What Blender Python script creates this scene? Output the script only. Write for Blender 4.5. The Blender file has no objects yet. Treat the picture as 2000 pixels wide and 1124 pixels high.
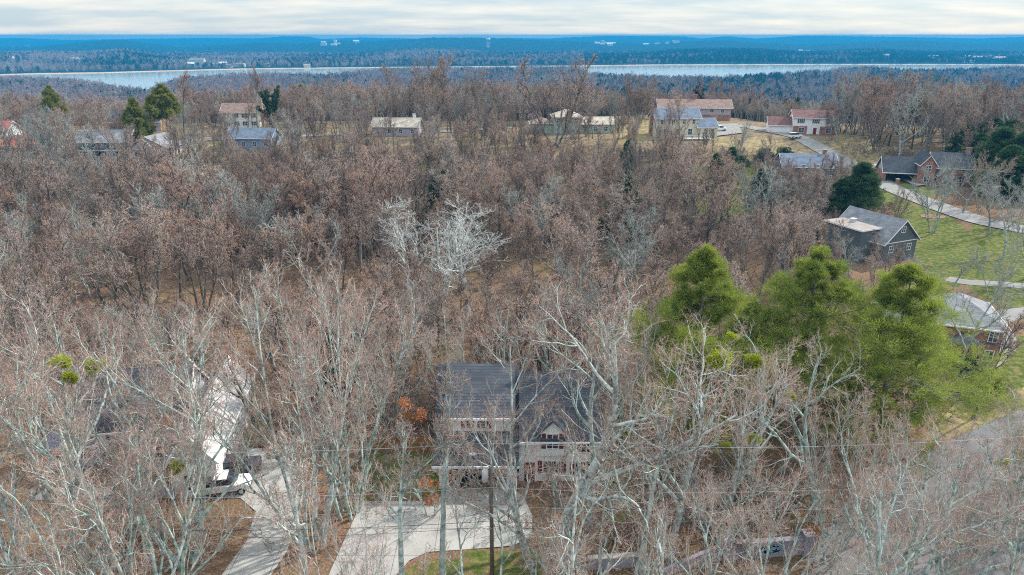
import bpy, math, random
import numpy as np
from mathutils import Vector, Matrix
R = math.radians
random.seed(7)
SC = bpy.context.scene
COL = SC.collection

# ------------------------------------------------------------------ camera, sky, sun, exposure
CAMH, PITCH, FPX = 40.0, math.atan((562 - 69) / 1333.0), 1333.0
cam_d = bpy.data.cameras.new('camera'); cam = bpy.data.objects.new('camera', cam_d); COL.objects.link(cam)
cam.location = (0, 0, CAMH); cam.rotation_euler = (math.pi / 2 - PITCH, 0, 0)
cam_d.sensor_width = 36; cam_d.lens = 36 * FPX / 2000; cam_d.clip_start = 0.5; cam_d.clip_end = 40000
SC.camera = cam
SUN_EL, SUN_AZ = R(38), R(62)          # azimuth clockwise from the view direction (+Y)
w = bpy.data.worlds.new('World'); SC.world = w; w.use_nodes = True
nt = w.node_tree; nt.nodes.clear()
N = nt.nodes.new; L = nt.links.new
out = N('ShaderNodeOutputWorld'); bg = N('ShaderNodeBackground'); sky = N('ShaderNodeTexSky')
sky.sky_type = 'NISHITA'; sky.sun_disc = False; sky.sun_elevation = SUN_EL; sky.sun_rotation = SUN_AZ
sky.altitude = 300; sky.air_density = 1.0; sky.dust_density = 1.0
bg.inputs['Strength'].default_value = 0.10
# thin high cloud: streaks laid out on a flat cloud deck above the place
tc = N('ShaderNodeTexCoord'); sep = N('ShaderNodeSeparateXYZ'); L(tc.outputs['Generated'], sep.inputs[0])
zz = N('ShaderNodeMath'); zz.operation = 'MAXIMUM'; L(sep.outputs['Z'], zz.inputs[0]); zz.inputs[1].default_value = 0.0
za = N('ShaderNodeMath'); za.operation = 'ADD'; L(zz.outputs[0], za.inputs[0]); za.inputs[1].default_value = 0.12
dx = N('ShaderNodeMath'); dx.operation = 'DIVIDE'; L(sep.outputs['X'], dx.inputs[0]); L(za.outputs[0], dx.inputs[1])
dy = N('ShaderNodeMath'); dy.operation = 'DIVIDE'; L(sep.outputs['Y'], dy.inputs[0]); L(za.outputs[0], dy.inputs[1])
cmb = N('ShaderNodeCombineXYZ'); L(dx.outputs[0], cmb.inputs[0]); L(dy.outputs[0], cmb.inputs[1])
mp = N('ShaderNodeMapping'); mp.inputs['Scale'].default_value = (0.8, 1.15, 1); mp.inputs['Location'].default_value = (3.1, 1.7, 0)
L(cmb.outputs[0], mp.inputs[0])
cn = N('ShaderNodeTexNoise'); cn.inputs['Scale'].default_value = 1.0; cn.inputs['Detail'].default_value = 7; cn.inputs['Roughness'].default_value = 0.55
L(mp.outputs[0], cn.inputs['Vector'])
cr = N('ShaderNodeValToRGB'); cr.color_ramp.elements[0].position = 0.40; cr.color_ramp.elements[1].position = 0.66
cr.color_ramp.elements[0].color = (0, 0, 0, 1); cr.color_ramp.elements[1].color = (1, 1, 1, 1); L(cn.outputs['Fac'], cr.inputs[0])
ccol = N('ShaderNodeMix'); ccol.data_type = 'RGBA'      # grey-blue cloud bases against creamy cloud
ccol.inputs['A'].default_value = (4.0, 5.0, 5.7, 1); ccol.inputs['B'].default_value = (6.9, 6.75, 6.4, 1)
L(cr.outputs[0], ccol.inputs['Factor'])
zg = N('ShaderNodeMath'); zg.operation = 'MULTIPLY_ADD'; zg.inputs[1].default_value = 1.5; zg.inputs[2].default_value = 1.0; L(zz.outputs[0], zg.inputs[0])   # an overcast sky is brighter overhead
zs = N('ShaderNodeVectorMath'); zs.operation = 'SCALE'; L(ccol.outputs['Result'], zs.inputs[0]); L(zg.outputs[0], zs.inputs['Scale'])
cov = N('ShaderNodeMix'); cov.data_type = 'RGBA'; cov.inputs['Factor'].default_value = 0.82
L(sky.outputs[0], cov.inputs['A']); L(zs.outputs[0], cov.inputs['B'])
L(cov.outputs['Result'], bg.inputs['Color']); L(bg.outputs[0], out.inputs['Surface'])
sd = bpy.data.lights.new('sun', 'SUN'); sd.energy = 3.9; sd.angle = R(1.2); sd.color = (1.0, 0.93, 0.82)
sun = bpy.data.objects.new('sun', sd); COL.objects.link(sun)
sv = Vector((math.sin(SUN_AZ) * math.cos(SUN_EL), math.cos(SUN_AZ) * math.cos(SUN_EL), math.sin(SUN_EL)))
sun.rotation_euler = sv.to_track_quat('Z', 'Y').to_euler()
SC.view_settings.view_transform = 'Standard'; SC.view_settings.look = 'None'
SC.view_settings.exposure = 0.52; SC.view_settings.gamma = 1; SC.view_settings.use_curve_mapping = False
SC.render.engine = 'CYCLES'
cy = SC.cycles
cy.max_bounces = 4; cy.diffuse_bounces = 3; cy.glossy_bounces = 2; cy.transmission_bounces = 2; cy.volume_bounces = 0
cy.transparent_max_bounces = 6; cy.use_denoising = False; cy.sample_clamp_indirect = 4
cy.use_adaptive_sampling = True; cy.adaptive_threshold = 0.02
cy.filter_width = 1.1

# ------------------------------------------------------------------ pixel helpers and terrain function
def ray(px, py):
    xc, yc = (px - 1000) / FPX, -(py - 562) / FPX
    c, s = math.cos(PITCH), math.sin(PITCH)
    return np.array([xc, c + s * yc, -s + c * yc])
LAKE = -60.0
def at_level(px, py, z):
    r = ray(px, py); t = (z - CAMH) / r[2]; return r * t + np.array([0, 0, CAMH])
def sstep(t): return t * t * (3 - 2 * t)
ROWS = np.array([0, 60, 90, 120, 160, 190, 225, 260, 300, 400, 600, 1000, 1e5])
UCOL = np.array([-0.75, -0.2, 0.25, 0.5, 0.8])
TAB = np.array([
    [0, 0, -3, -6, -4, 3, 8, 8, 0, -18, -42, -56, -58],
    [0, 0, -4, -7, -5, 2, 9, 10, 3, -12, -34, -56, -58],
    [0, 0, -3, -6, -4, 2, 9, 9.5, 8, -10, -34, -56, -58],
    [0, 0, 0, 1, 2, 3, 9, 9, 0, -14, -36, -56, -58],
    [0, 0, 1, 2, 3, 3, 5, 4, -2, -18, -38, -56, -58]], float)
# shorelines as distance against bearing (x / y)
def shore_table(pts, z):
    us, ds = [], []
    for px, py in pts:
        p = at_level(px, py, z); us.append(p[0] / p[1]); ds.append(p[1])
    return np.array(us), np.array(ds)
NEAR_S = shore_table([(-300, 152), (0, 152), (150, 158), (240, 172), (290, 178), (330, 160), (360, 152), (480, 146), (640, 145), (700, 141), (750, 134.5), (860, 133), (900, 134), (960, 134), (1000, 132), (1125, 131.5), (1150, 144), (1300, 151), (1400, 152), (1480, 146), (1600, 139), (1700, 131), (1760, 137), (1900, 135), (2000, 132), (2300, 132)], LAKE + 12)
FAR_S = shore_table([(-300, 150), (0, 148), (60, 146), (200, 144), (480, 136), (700, 133.5), (940, 131.5), (1140, 130), (1280, 128), (1600, 127), (1800, 127), (2000, 128), (2300, 128)], LAKE)
RIDGE1 = [(-300, 118), (0, 122), (90, 108), (180, 103), (260, 106), (330, 100), (400, 112), (480, 115), (560, 110), (680, 116), (800, 103), (860, 101), (960, 108), (1040, 114), (1100, 104), (1200, 108), (1300, 100), (1400, 97), (1500, 104), (1620, 99), (1740, 106), (1850, 108), (2000, 103), (2300, 104)]
RIDGE2 = [(-300, 92), (0, 90), (100, 94), (170, 90), (230, 84), (280, 78), (330, 76), (380, 84), (430, 91), (500, 87), (560, 82), (640, 84), (700, 78), (760, 80), (860, 72), (960, 72), (1040, 77), (1150, 81), (1230, 84), (1290, 80), (1350, 77), (1440, 83), (1520, 86), (1620, 80), (1700, 78), (1800, 84), (1900, 80), (2000, 78), (2300, 80)]
RIDGE3 = [(-300, 74), (-40, 77), (0, 80), (30, 76), (60, 71), (160, 70), (240, 74), (330, 72), (480, 70), (560, 71), (610, 66.5), (650, 67), (670, 72), (700, 71), (740, 69), (860, 72), (920, 74), (990, 70), (1060, 71), (1160, 66), (1290, 66.5), (1325, 71), (1370, 66.5), (1420, 71), (1500, 65.5), (1600, 67), (1720, 69), (1800, 71), (1880, 68), (1950, 71), (2000, 68), (2300, 68)]
def ridge_tab(pts, extra):
    pts = [(a, b_ + extra) for a, b_ in pts]; us = np.array([(p[0] - 1000) / FPX / math.cos(PITCH) for p in pts])
    el = np.array([ray(px, py)[2] / ray(px, py)[1] for px, py in pts])
    return us, el
R1, R2, R3 = ridge_tab(RIDGE1, 0), ridge_tab(RIDGE2, 2), ridge_tab(RIDGE3, 4.5)
D2, D3 = 5600.0, 9500.0
def terrain(x, y):
    x = np.asarray(x, float); y = np.asarray(y, float)
    yy = np.maximum(y, 20.0)
    u = np.clip(x / yy, -0.9, 0.95)
    i = np.clip(np.searchsorted(ROWS, yy, side='right') - 1, 0, len(ROWS) - 2)
    t = sstep(np.clip((yy - ROWS[i]) / (ROWS[i + 1] - ROWS[i]), 0, 1)) * 0.55 + 0.45 * np.clip((yy - ROWS[i]) / (ROWS[i + 1] - ROWS[i]), 0, 1)
    j = np.clip(np.searchsorted(UCOL, u, side='right') - 1, 0, len(UCOL) - 2)
    s = sstep(np.clip((u - UCOL[j]) / (UCOL[j + 1] - UCOL[j]), 0, 1))
    z = (TAB[j, i] * (1 - t) + TAB[j, i + 1] * t) * (1 - s) + (TAB[j + 1, i] * (1 - t) + TAB[j + 1, i + 1] * t) * s
    # lake bed between the shores, hills beyond
    sn = np.interp(u, *NEAR_S); sf = np.interp(u, *FAR_S)
    bed = np.clip((yy - (sn - 60)) / 60, 0, 1)
    z = np.where(yy > 700, z * (1 - bed) + (LAKE - 4) * bed, z)
    bank = np.clip((yy - sf) / 40, 0, 1)
    d1 = sf + 900
    e1 = CAMH + np.interp(u, *R1) * d1 - 12
    e2 = CAMH + np.interp(u, *R2) * D2
    e3 = CAMH + np.interp(u, *R3) * D3
    zf = np.where(yy < d1, (LAKE + 1) + (e1 - LAKE - 1) * sstep(np.clip((yy - sf) / 900, 0, 1)), 0)
    m = (yy >= d1) & (yy < D2)
    tt = np.clip((yy - d1) / np.maximum(D2 - d1, 1), 0, 1)
    zf = np.where(m, e1 + (e2 - e1) * tt ** 1.5 - 10 * np.sin(tt * math.pi), zf)
    tt = np.clip((yy - D2) / (D3 - D2), 0, 1)
    zf = np.where(yy >= D2, e2 + (e3 - e2) * tt - 45 * np.sin(tt * math.pi), zf)
    tt = np.clip((yy - D3) / 2000, 0, 1)
    zf = np.where(yy >= D3, e3 - 120 * tt, zf)
    zf = np.maximum(zf, LAKE + 3 + 0 * zf)
    z = np.where(yy > sf, (LAKE - 4) * (1 - bank) + zf * bank, z)
    return z
def tz(x, y): return float(terrain(x, y))
GY = np.concatenate([np.arange(20, 140, .08), np.arange(140, 420, .3)])
def G(px, py):
    r = ray(px, py); y = GY; x = r[0] / r[1] * y; z = CAMH + r[2] / r[1] * y; g = terrain(x, y)
    k = int(np.argmax(z <= g)) if (z <= g).any() else len(y) - 1
    return float(x[k]), float(y[k]), float(g[k])
def GD(px, d):                          # a place on the ground seen in column px, d metres ahead
    x = (px - 1000) / FPX * (d * math.cos(PITCH) + (CAMH - tz((px - 1000) / FPX * d, d)) * math.sin(PITCH))
    return x, d, tz(x, d)
def proj(x, y, z):
    dz = z - CAMH; c, s = math.cos(PITCH), math.sin(PITCH)
    dep = y * c - dz * s; up = y * s + dz * c
    return 1000 + FPX * x / dep, 562 - FPX * up / dep
def zfor(y, py):                        # height at distance y that shows at picture row py (centre column)
    r = ray(1000, py); return CAMH + r[2] / r[1] * y
def inpoly(x, y, poly):
    x = np.asarray(x, float); y = np.asarray(y, float); c = np.zeros(x.shape, bool); n = len(poly)
    for i in range(n):
        x1, y1 = poly[i][:2]; x2, y2 = poly[(i + 1) % n][:2]
        if y1 == y2: continue
        c ^= ((y1 > y) != (y2 > y)) & (x < (x2 - x1) * (y - y1) / (y2 - y1) + x1)
    return c

# ------------------------------------------------------------------ materials
def mat(name, col, rough=0.85, col2=None, scale=3.0, mix=(0.35, 0.65), detail=6, bump=0.0, bscale=None, rand=0.0, metallic=0.0, spec=0.3, coord='Object', hue=None, third=None):
    m = bpy.data.materials.new(name); m.use_nodes = True; t = m.node_tree; b = t.nodes['Principled BSDF']
    b.inputs['Roughness'].default_value = rough; b.inputs['Metallic'].default_value = metallic; b.inputs['Specular IOR Level'].default_value = spec
    c = t.nodes.new('ShaderNodeTexCoord')
    src = c.outputs[coord]
    if col2:
        n = t.nodes.new('ShaderNodeTexNoise'); n.inputs['Scale'].default_value = scale; n.inputs['Detail'].default_value = detail; n.inputs['Roughness'].default_value = 0.6
        t.links.new(src, n.inputs['Vector'])
        rp = t.nodes.new('ShaderNodeValToRGB'); rp.color_ramp.elements[0].position = mix[0]; rp.color_ramp.elements[1].position = mix[1]
        rp.color_ramp.elements[0].color = (*col, 1); rp.color_ramp.elements[1].color = (*col2, 1)
        if third:
            e = rp.color_ramp.elements.new((mix[0] + mix[1]) / 2); e.color = (*third, 1)
        t.links.new(n.outputs['Fac'], rp.inputs[0]); o = rp.outputs[0]
    else:
        rg = t.nodes.new('ShaderNodeRGB'); rg.outputs[0].default_value = (*col, 1); o = rg.outputs[0]
    if rand:
        oi = t.nodes.new('ShaderNodeObjectInfo'); hs = t.nodes.new('ShaderNodeHueSaturation')
        mr = t.nodes.new('ShaderNodeMapRange'); mr.inputs['To Min'].default_value = 1 - rand; mr.inputs['To Max'].default_value = 1 + rand
        t.links.new(oi.outputs['Random'], mr.inputs['Value']); t.links.new(mr.outputs[0], hs.inputs['Value'])
        if hue:
            mh = t.nodes.new('ShaderNodeMath'); mh.operation = 'MULTIPLY'; mh.inputs[1].default_value = 7.31; t.links.new(oi.outputs['Random'], mh.inputs[0])
            fr = t.nodes.new('ShaderNodeMath'); fr.operation = 'FRACT'; t.links.new(mh.outputs[0], fr.inputs[0])
            m2 = t.nodes.new('ShaderNodeMapRange'); m2.inputs['To Min'].default_value = 1 - hue; m2.inputs['To Max'].default_value = 1 + hue
            t.links.new(fr.outputs[0], m2.inputs['Value']); t.links.new(m2.outputs[0], hs.inputs['Saturation'])
        t.links.new(o, hs.inputs['Color']); o = hs.outputs[0]
    t.links.new(o, b.inputs['Base Color'])
    if bump:
        n2 = t.nodes.new('ShaderNodeTexNoise'); n2.inputs['Scale'].default_value = bscale or scale * 4; n2.inputs['Detail'].default_value = 4
        t.links.new(src, n2.inputs['Vector']); bp = t.nodes.new('ShaderNodeBump'); bp.inputs['Strength'].default_value = bump; bp.inputs['Distance'].default_value = 0.05
        t.links.new(n2.outputs['Fac'], bp.inputs['Height']); t.links.new(bp.outputs[0], b.inputs['Normal'])
    return m
def brickmat(name, c1, c2, mortar, sc=1.0, bw=0.22, rh=0.075, rough=0.9, ms=0.012):
    m = bpy.data.materials.new(name); m.use_nodes = True; t = m.node_tree; b = t.nodes['Principled BSDF']; b.inputs['Roughness'].default_value = rough
    b.inputs['Specular IOR Level'].default_value = 0.25
    c = t.nodes.new('ShaderNodeTexCoord'); sp = t.nodes.new('ShaderNodeSeparateXYZ'); t.links.new(c.outputs['Object'], sp.inputs[0])
    ad = t.nodes.new('ShaderNodeMath'); ad.operation = 'ADD'; t.links.new(sp.outputs[0], ad.inputs[0]); t.links.new(sp.outputs[1], ad.inputs[1])
    cb = t.nodes.new('ShaderNodeCombineXYZ'); t.links.new(ad.outputs[0], cb.inputs[0]); t.links.new(sp.outputs[2], cb.inputs[1])
    br = t.nodes.new('ShaderNodeTexBrick'); br.inputs['Scale'].default_value = sc; br.inputs['Brick Width'].default_value = bw; br.inputs['Row Height'].default_value = rh
    br.inputs['Mortar Size'].default_value = ms; br.inputs['Color1'].default_value = (*c1, 1); br.inputs['Color2'].default_value = (*c2, 1); br.inputs['Mortar'].default_value = (*mortar, 1)
    t.links.new(cb.outputs[0], br.inputs['Vector'])
    n = t.nodes.new('ShaderNodeTexNoise'); n.inputs['Scale'].default_value = 0.8; n.inputs['Detail'].default_value = 5; t.links.new(c.outputs['Object'], n.inputs['Vector'])
    mr = t.nodes.new('ShaderNodeMapRange'); mr.inputs['From Min'].default_value = .3; mr.inputs['From Max'].default_value = .7; mr.inputs['To Min'].default_value = 0.75; mr.inputs['To Max'].default_value = 1.2; t.links.new(n.outputs['Fac'], mr.inputs['Value'])
    h = t.nodes.new('ShaderNodeHueSaturation'); t.links.new(br.outputs['Color'], h.inputs['Color']); t.links.new(mr.outputs[0], h.inputs['Value'])
    t.links.new(h.outputs[0], b.inputs['Base Color'])
    return m
M = {}
M['bark_pale'] = mat('bark_pale', (0.14, 0.18, 0.165), 0.95, (0.52, 0.60, 0.57), 2.2, (0.36, 0.60), rand=0.2, hue=0.45, third=(0.34, 0.415, 0.395), bump=0.3)
M['twig_pale'] = mat('twig_pale', (0.42, 0.41, 0.37), 0.95, (0.40, 0.32, 0.28), 0.8, (0.4, 0.6), rand=0.14)
M['twig_pink'] = mat('twig_pink', (0.48, 0.32, 0.265), 0.95, (0.35, 0.235, 0.20), 0.6, (0.4, 0.6), rand=0.15)
M['bark_brown'] = mat('bark_brown', (0.11, 0.10, 0.09), 0.95, (0.27, 0.265, 0.24), 1.6, (0.35, 0.65), rand=0.3, hue=0.3)
M['twig_brown'] = mat('twig_brown', (0.50, 0.355, 0.29), 0.95, (0.37, 0.27, 0.23), 0.3, (0.35, 0.65), rand=0.28, hue=0.35)
M['bark_grey'] = mat('bark_grey', (0.14, 0.16, 0.15), 0.95, (0.40, 0.43, 0.41), 1.6, (0.35, 0.65), rand=0.25)
M['bark_mid'] = mat('bark_mid', (0.13, 0.11, 0.10), 0.95, (0.34, 0.30, 0.27), 1.0, (0.35, 0.65), rand=0.3)
M['twig_red'] = mat('twig_red', (0.52, 0.345, 0.27), 0.95, (0.40, 0.26, 0.21), 0.3, (0.35, 0.65), rand=0.22, hue=0.3)
M['bark_dark'] = mat('bark_dark', (0.07, 0.06, 0.055), 0.95, (0.17, 0.155, 0.14), 1.2, (0.35, 0.65), rand=0.25)
M['twig_grey'] = mat('twig_grey', (0.42, 0.41, 0.385), 0.95, (0.31, 0.30, 0.285), 0.3, (0.35, 0.65), rand=0.28)
M['bark_white'] = mat('bark_white', (0.34, 0.36, 0.35), 0.9, (0.56, 0.58, 0.57), 2.0, (0.35, 0.6))
M['twig_far'] = mat('twig_far', (0.36, 0.28, 0.27), 0.95, (0.25, 0.21, 0.21), 0.1, (0.35, 0.65), rand=0.35, hue=0.5)
M['ever_far'] = mat('ever_far', (0.012, 0.032, 0.02), 0.95, (0.022, 0.045, 0.025), 0.3, (0.35, 0.65), rand=0.35)
def leafmat(name, c1, c2, rand=0.15, trans=0.35):
    m = mat(name, c1, 0.7, c2, 1.2, (0.35, 0.65), rand=rand)
    t = m.node_tree; b = t.nodes['Principled BSDF']; o = t.nodes['Material Output']
    tr = t.nodes.new('ShaderNodeBsdfTranslucent'); mx = t.nodes.new('ShaderNodeMixShader'); mx.inputs[0].default_value = trans
    t.links.new(b.inputs['Base Color'].links[0].from_socket, tr.inputs['Color'])
    t.links.new(b.outputs[0], mx.inputs[1]); t.links.new(tr.outputs[0], mx.inputs[2]); t.links.new(mx.outputs[0], o.inputs['Surface'])
    return m
M['pine'] = leafmat('pine_needles', (0.34, 0.39, 0.06), (0.17, 0.235, 0.05), trans=0.45)
M['cedar'] = leafmat('cedar_needles', (0.05, 0.105, 0.04), (0.08, 0.135, 0.045), trans=0.3)
M['olive'] = leafmat('olive_needles', (0.27, 0.28, 0.06), (0.17, 0.20, 0.05), trans=0.3)
M['holly'] = leafmat('holly_leaves', (0.02, 0.06, 0.035), (0.05, 0.085, 0.05), trans=0.15)
M['ivy'] = leafmat('ivy_leaves', (0.02, 0.055, 0.018), (0.045, 0.09, 0.03), trans=0.2)
M['mistletoe'] = leafmat('mistletoe_leaves', (0.42, 0.46, 0.03), (0.30, 0.36, 0.03), trans=0.4)
M['deadleaf'] = leafmat('dead_oak_leaves', (0.50, 0.20, 0.07), (0.38, 0.17, 0.09), trans=0.3)
M['grass_tall'] = leafmat('dry_leaves', (0.30, 0.24, 0.10), (0.22, 0.18, 0.08))
M['concrete'] = mat('concrete', (0.47, 0.465, 0.45), 0.9, (0.36, 0.355, 0.34), 0.5, (0.3, 0.75), detail=10)
M['asphalt'] = mat('asphalt', (0.13, 0.13, 0.14), 0.9, (0.19, 0.19, 0.195), 0.35, (0.3, 0.7), detail=10)
M['asphalt_old'] = mat('asphalt_pale', (0.27, 0.26, 0.255), 0.9, (0.20, 0.195, 0.19), 0.3, (0.3, 0.7), detail=8)
M['white'] = mat('white_siding', (0.80, 0.81, 0.82), 0.6, (0.72, 0.73, 0.75), 0.7, (0.3, 0.7))
M['trim'] = mat('white_trim', (0.78, 0.78, 0.78), 0.5)
M['cream'] = mat('cream_siding', (0.62, 0.58, 0.44), 0.7, (0.55, 0.52, 0.40), 0.7, (0.3, 0.7))
M['sage'] = mat('sage_siding', (0.40, 0.50, 0.42), 0.7, (0.35, 0.45, 0.38), 0.7, (0.3, 0.7))
M['blue'] = mat('blue_siding', (0.25, 0.33, 0.46), 0.7, (0.21, 0.29, 0.41), 0.7, (0.3, 0.7))
M['greyside'] = mat('grey_siding', (0.11, 0.135, 0.15), 0.7, (0.085, 0.105, 0.12), 0.7, (0.3, 0.7))
M['lilac'] = mat('painted_brick', (0.42, 0.40, 0.46), 0.8, (0.36, 0.34, 0.40), 0.7, (0.3, 0.7))
M['brick'] = brickmat('red_brick', (0.34, 0.10, 0.065), (0.26, 0.075, 0.055), (0.36, 0.30, 0.27))
M['brick_tan'] = brickmat('tan_brick', (0.45, 0.27, 0.15), (0.38, 0.23, 0.14), (0.45, 0.4, 0.33))
M['roof_pale'] = mat('weathered_glare_roof', (0.64, 0.64, 0.64), 0.85, (0.42, 0.42, 0.435), 1.1, (0.35, 0.6), detail=9)  # sun glare on the wing roof put into a pale, weathered base colour
M['roof_dark'] = brickmat('charcoal_shingles', (0.055, 0.065, 0.085), (0.085, 0.095, 0.115), (0.03, 0.035, 0.045), bw=0.9, rh=0.16, ms=0.012)
M['roof_grey'] = brickmat('grey_shingles', (0.20, 0.21, 0.235), (0.27, 0.28, 0.30), (0.12, 0.125, 0.14), bw=0.9, rh=0.16)
M['roof_blue'] = brickmat('bluegrey_shingles', (0.13, 0.17, 0.24), (0.17, 0.21, 0.28), (0.08, 0.10, 0.14), bw=0.9, rh=0.16)
M['roof_maroon'] = brickmat('maroon_shingles', (0.16, 0.085, 0.085), (0.21, 0.115, 0.11), (0.09, 0.05, 0.05), bw=0.9, rh=0.16)
M['roof_brown'] = brickmat('brown_shingles', (0.24, 0.165, 0.145), (0.30, 0.21, 0.18), (0.14, 0.10, 0.09), bw=0.9, rh=0.16)
M['roof_tan'] = brickmat('tan_shingles', (0.42, 0.37, 0.31), (0.48, 0.43, 0.36), (0.30, 0.26, 0.22), bw=0.9, rh=0.16)
M['roof_red'] = mat('red_metal_roof', (0.45, 0.10, 0.07), 0.6, (0.36, 0.09, 0.07), 0.7)
M['roof_flat'] = mat('weathered_flat_roof', (0.34, 0.30, 0.28), 0.9, (0.24, 0.21, 0.20), 0.5, (0.3, 0.7), detail=9)
M['glass'] = mat('window_glass', (0.03, 0.04, 0.055), 0.08, spec=0.8)
M['shutter_red'] = mat('dark_red_paint', (0.16, 0.03, 0.035), 0.6)
M['shutter_blue'] = mat('dark_blue_paint', (0.05, 0.08, 0.14), 0.6)
M['shutter_green'] = mat('dark_green_paint', (0.04, 0.10, 0.09), 0.6)
M['fence'] = mat('cedar_boards', (0.26, 0.13, 0.05), 0.85, (0.36, 0.19, 0.07), 1.5, (0.3, 0.7))
M['fence_orange'] = mat('orange_boards', (0.52, 0.25, 0.08), 0.8, (0.42, 0.2, 0.07), 1.5, (0.3, 0.7))
M['pole'] = mat('pole_wood', (0.20, 0.165, 0.125), 0.95, (0.11, 0.085, 0.07), 1.5, (0.3, 0.7))
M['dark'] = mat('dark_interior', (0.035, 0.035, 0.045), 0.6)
M['metal'] = mat('galvanised_metal', (0.55, 0.57, 0.60), 0.45, metallic=0.3)
M['wire'] = mat('black_cable', (0.03, 0.03, 0.03), 0.6)
M['wire_pale'] = mat('aluminium_cable', (0.50, 0.52, 0.58), 0.5)
M['rubber'] = mat('black_rubber', (0.02, 0.02, 0.02), 0.9)
M['car_white'] = mat('white_car_paint', (0.78, 0.79, 0.80), 0.25, spec=0.6)
M['car_dark'] = mat('dark_car_paint', (0.05, 0.055, 0.075), 0.25, spec=0.6)
def paving(name, c1, c2, joint, leaf=0.62, jw=3.2):
    m = mat(name, c1, 0.9, c2, 0.45, (0.3, 0.75), detail=10); t = m.node_tree; b = t.nodes['Principled BSDF']; src = b.inputs['Base Color'].links[0].from_socket
    g = t.nodes.new('ShaderNodeNewGeometry'); n1 = t.nodes.new('ShaderNodeTexNoise'); n1.inputs['Scale'].default_value = 0.35; n1.inputs['Detail'].default_value = 3
    n2 = t.nodes.new('ShaderNodeTexVoronoi'); n2.inputs['Scale'].default_value = 3.2
    for q in (n1, n2): t.links.new(g.outputs['Position'], q.inputs['Vector'])
    r = t.nodes.new('ShaderNodeMapRange'); r.inputs['From Min'].default_value = 0.45; r.inputs['From Max'].default_value = 0.7; r.inputs['To Min'].default_value = 0.10; r.inputs['To Max'].default_value = 0.34; t.links.new(n1.outputs['Fac'], r.inputs['Value'])
    lt = t.nodes.new('ShaderNodeMath'); lt.operation = 'LESS_THAN'; t.links.new(n2.outputs['Distance'], lt.inputs[0]); t.links.new(r.outputs[0], lt.inputs[1])
    mx = t.nodes.new('ShaderNodeMix'); mx.data_type = 'RGBA'; lf = t.nodes.new('ShaderNodeMath'); lf.operation = 'MULTIPLY'; lf.inputs[1].default_value = leaf; t.links.new(lt.outputs[0], lf.inputs[0]); t.links.new(lf.outputs[0], mx.inputs['Factor'])
    t.links.new(src, mx.inputs['A']); mx.inputs['B'].default_value = (0.25, 0.15, 0.09, 1); o = mx.outputs['Result']
    if joint:
        br = t.nodes.new('ShaderNodeTexBrick'); br.offset = 0; br.inputs['Scale'].default_value = 1; br.inputs['Brick Width'].default_value = jw; br.inputs['Row Height'].default_value = jw; br.inputs['Mortar Size'].default_value = 0.03
        br.inputs['Color1'].default_value = (1, 1, 1, 1); br.inputs['Color2'].default_value = (0.9, 0.9, 0.9, 1); br.inputs['Mortar'].default_value = (0.45, 0.43, 0.40, 1); t.links.new(g.outputs['Position'], br.inputs['Vector'])
        mu = t.nodes.new('ShaderNodeMix'); mu.data_type = 'RGBA'; mu.blend_type = 'MULTIPLY'; mu.inputs['Factor'].default_value = 1; t.links.new(o, mu.inputs['A']); t.links.new(br.outputs['Color'], mu.inputs['B']); o = mu.outputs['Result']
    t.links.new(o, b.inputs['Base Color']); return m
M['concrete'] = paving('concrete_slabs', (0.45, 0.44, 0.425), (0.33, 0.32, 0.305), True, .6)
M['asphalt'] = paving('asphalt_street', (0.13, 0.13, 0.14), (0.20, 0.20, 0.205), False, .5)
M['mulch'] = mat('mulch', (0.30, 0.17, 0.12), 0.95, (0.20, 0.12, 0.09), 3, (0.3, 0.7))
M['stone'] = mat('painted_stone', (0.36, 0.33, 0.38), 0.85, (0.28, 0.26, 0.30), 1.2, (0.3, 0.7))
M['sign_black'] = mat('black_sign_panel', (0.01, 0.012, 0.015), 0.5)
M['sign_blue'] = mat('pale_blue_lettering', (0.25, 0.55, 0.70), 0.5)
M['lamp_glass'] = mat('milky_glass', (0.7, 0.7, 0.68), 0.3)

# ------------------------------------------------------------------ object helpers
def link(name, me, parent=None, loc=None, rz=0.0):
    o = bpy.data.objects.new(name, me); COL.objects.link(o)
    if parent is not None: o.parent = parent
    if loc is not None: o.location = loc
    o.rotation_euler = (0, 0, rz)
    return o
def tag(o, label, cat, group=None, kind=None):
    if label: o['label'] = label
    if cat: o['category'] = cat
    if group: o['group'] = group
    if kind: o['kind'] = kind
    return o
def thing(name, label, cat, loc=(0, 0, 0), rz=0.0, group=None):
    o = bpy.data.objects.new(name, None); o.empty_display_size = 0.5; COL.objects.link(o)
    o.location = loc; o.rotation_euler = (0, 0, rz); return tag(o, label, cat, group)
def np_mesh(name, V, F, mats, mi=None, smooth=True):
    """V (n,3); F list of (k-gon arrays) ; mi list of material index per array"""
    me = bpy.data.meshes.new(name)
    me.vertices.add(len(V)); me.vertices.foreach_set('co', np.ascontiguousarray(V, dtype=np.float32).ravel())
    loops = np.concatenate([f.ravel() for f in F]).astype(np.int32)
    cnt = np.concatenate([np.full(len(f), f.shape[1], np.int32) for f in F])
    st = np.concatenate([[0], np.cumsum(cnt)[:-1]]).astype(np.int32)
    me.loops.add(len(loops)); me.loops.foreach_set('vertex_index', loops)
    me.polygons.add(len(cnt)); me.polygons.foreach_set('loop_start', st)
    for m in mats: me.materials.append(m)
    if mi is not None: me.polygons.foreach_set('material_index', np.concatenate([np.full(len(f), k, np.int32) for f, k in zip(F, mi)]))
    me.polygons.foreach_set('use_smooth', np.full(len(cnt), smooth))
    me.update(calc_edges=True)
    return me
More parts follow.
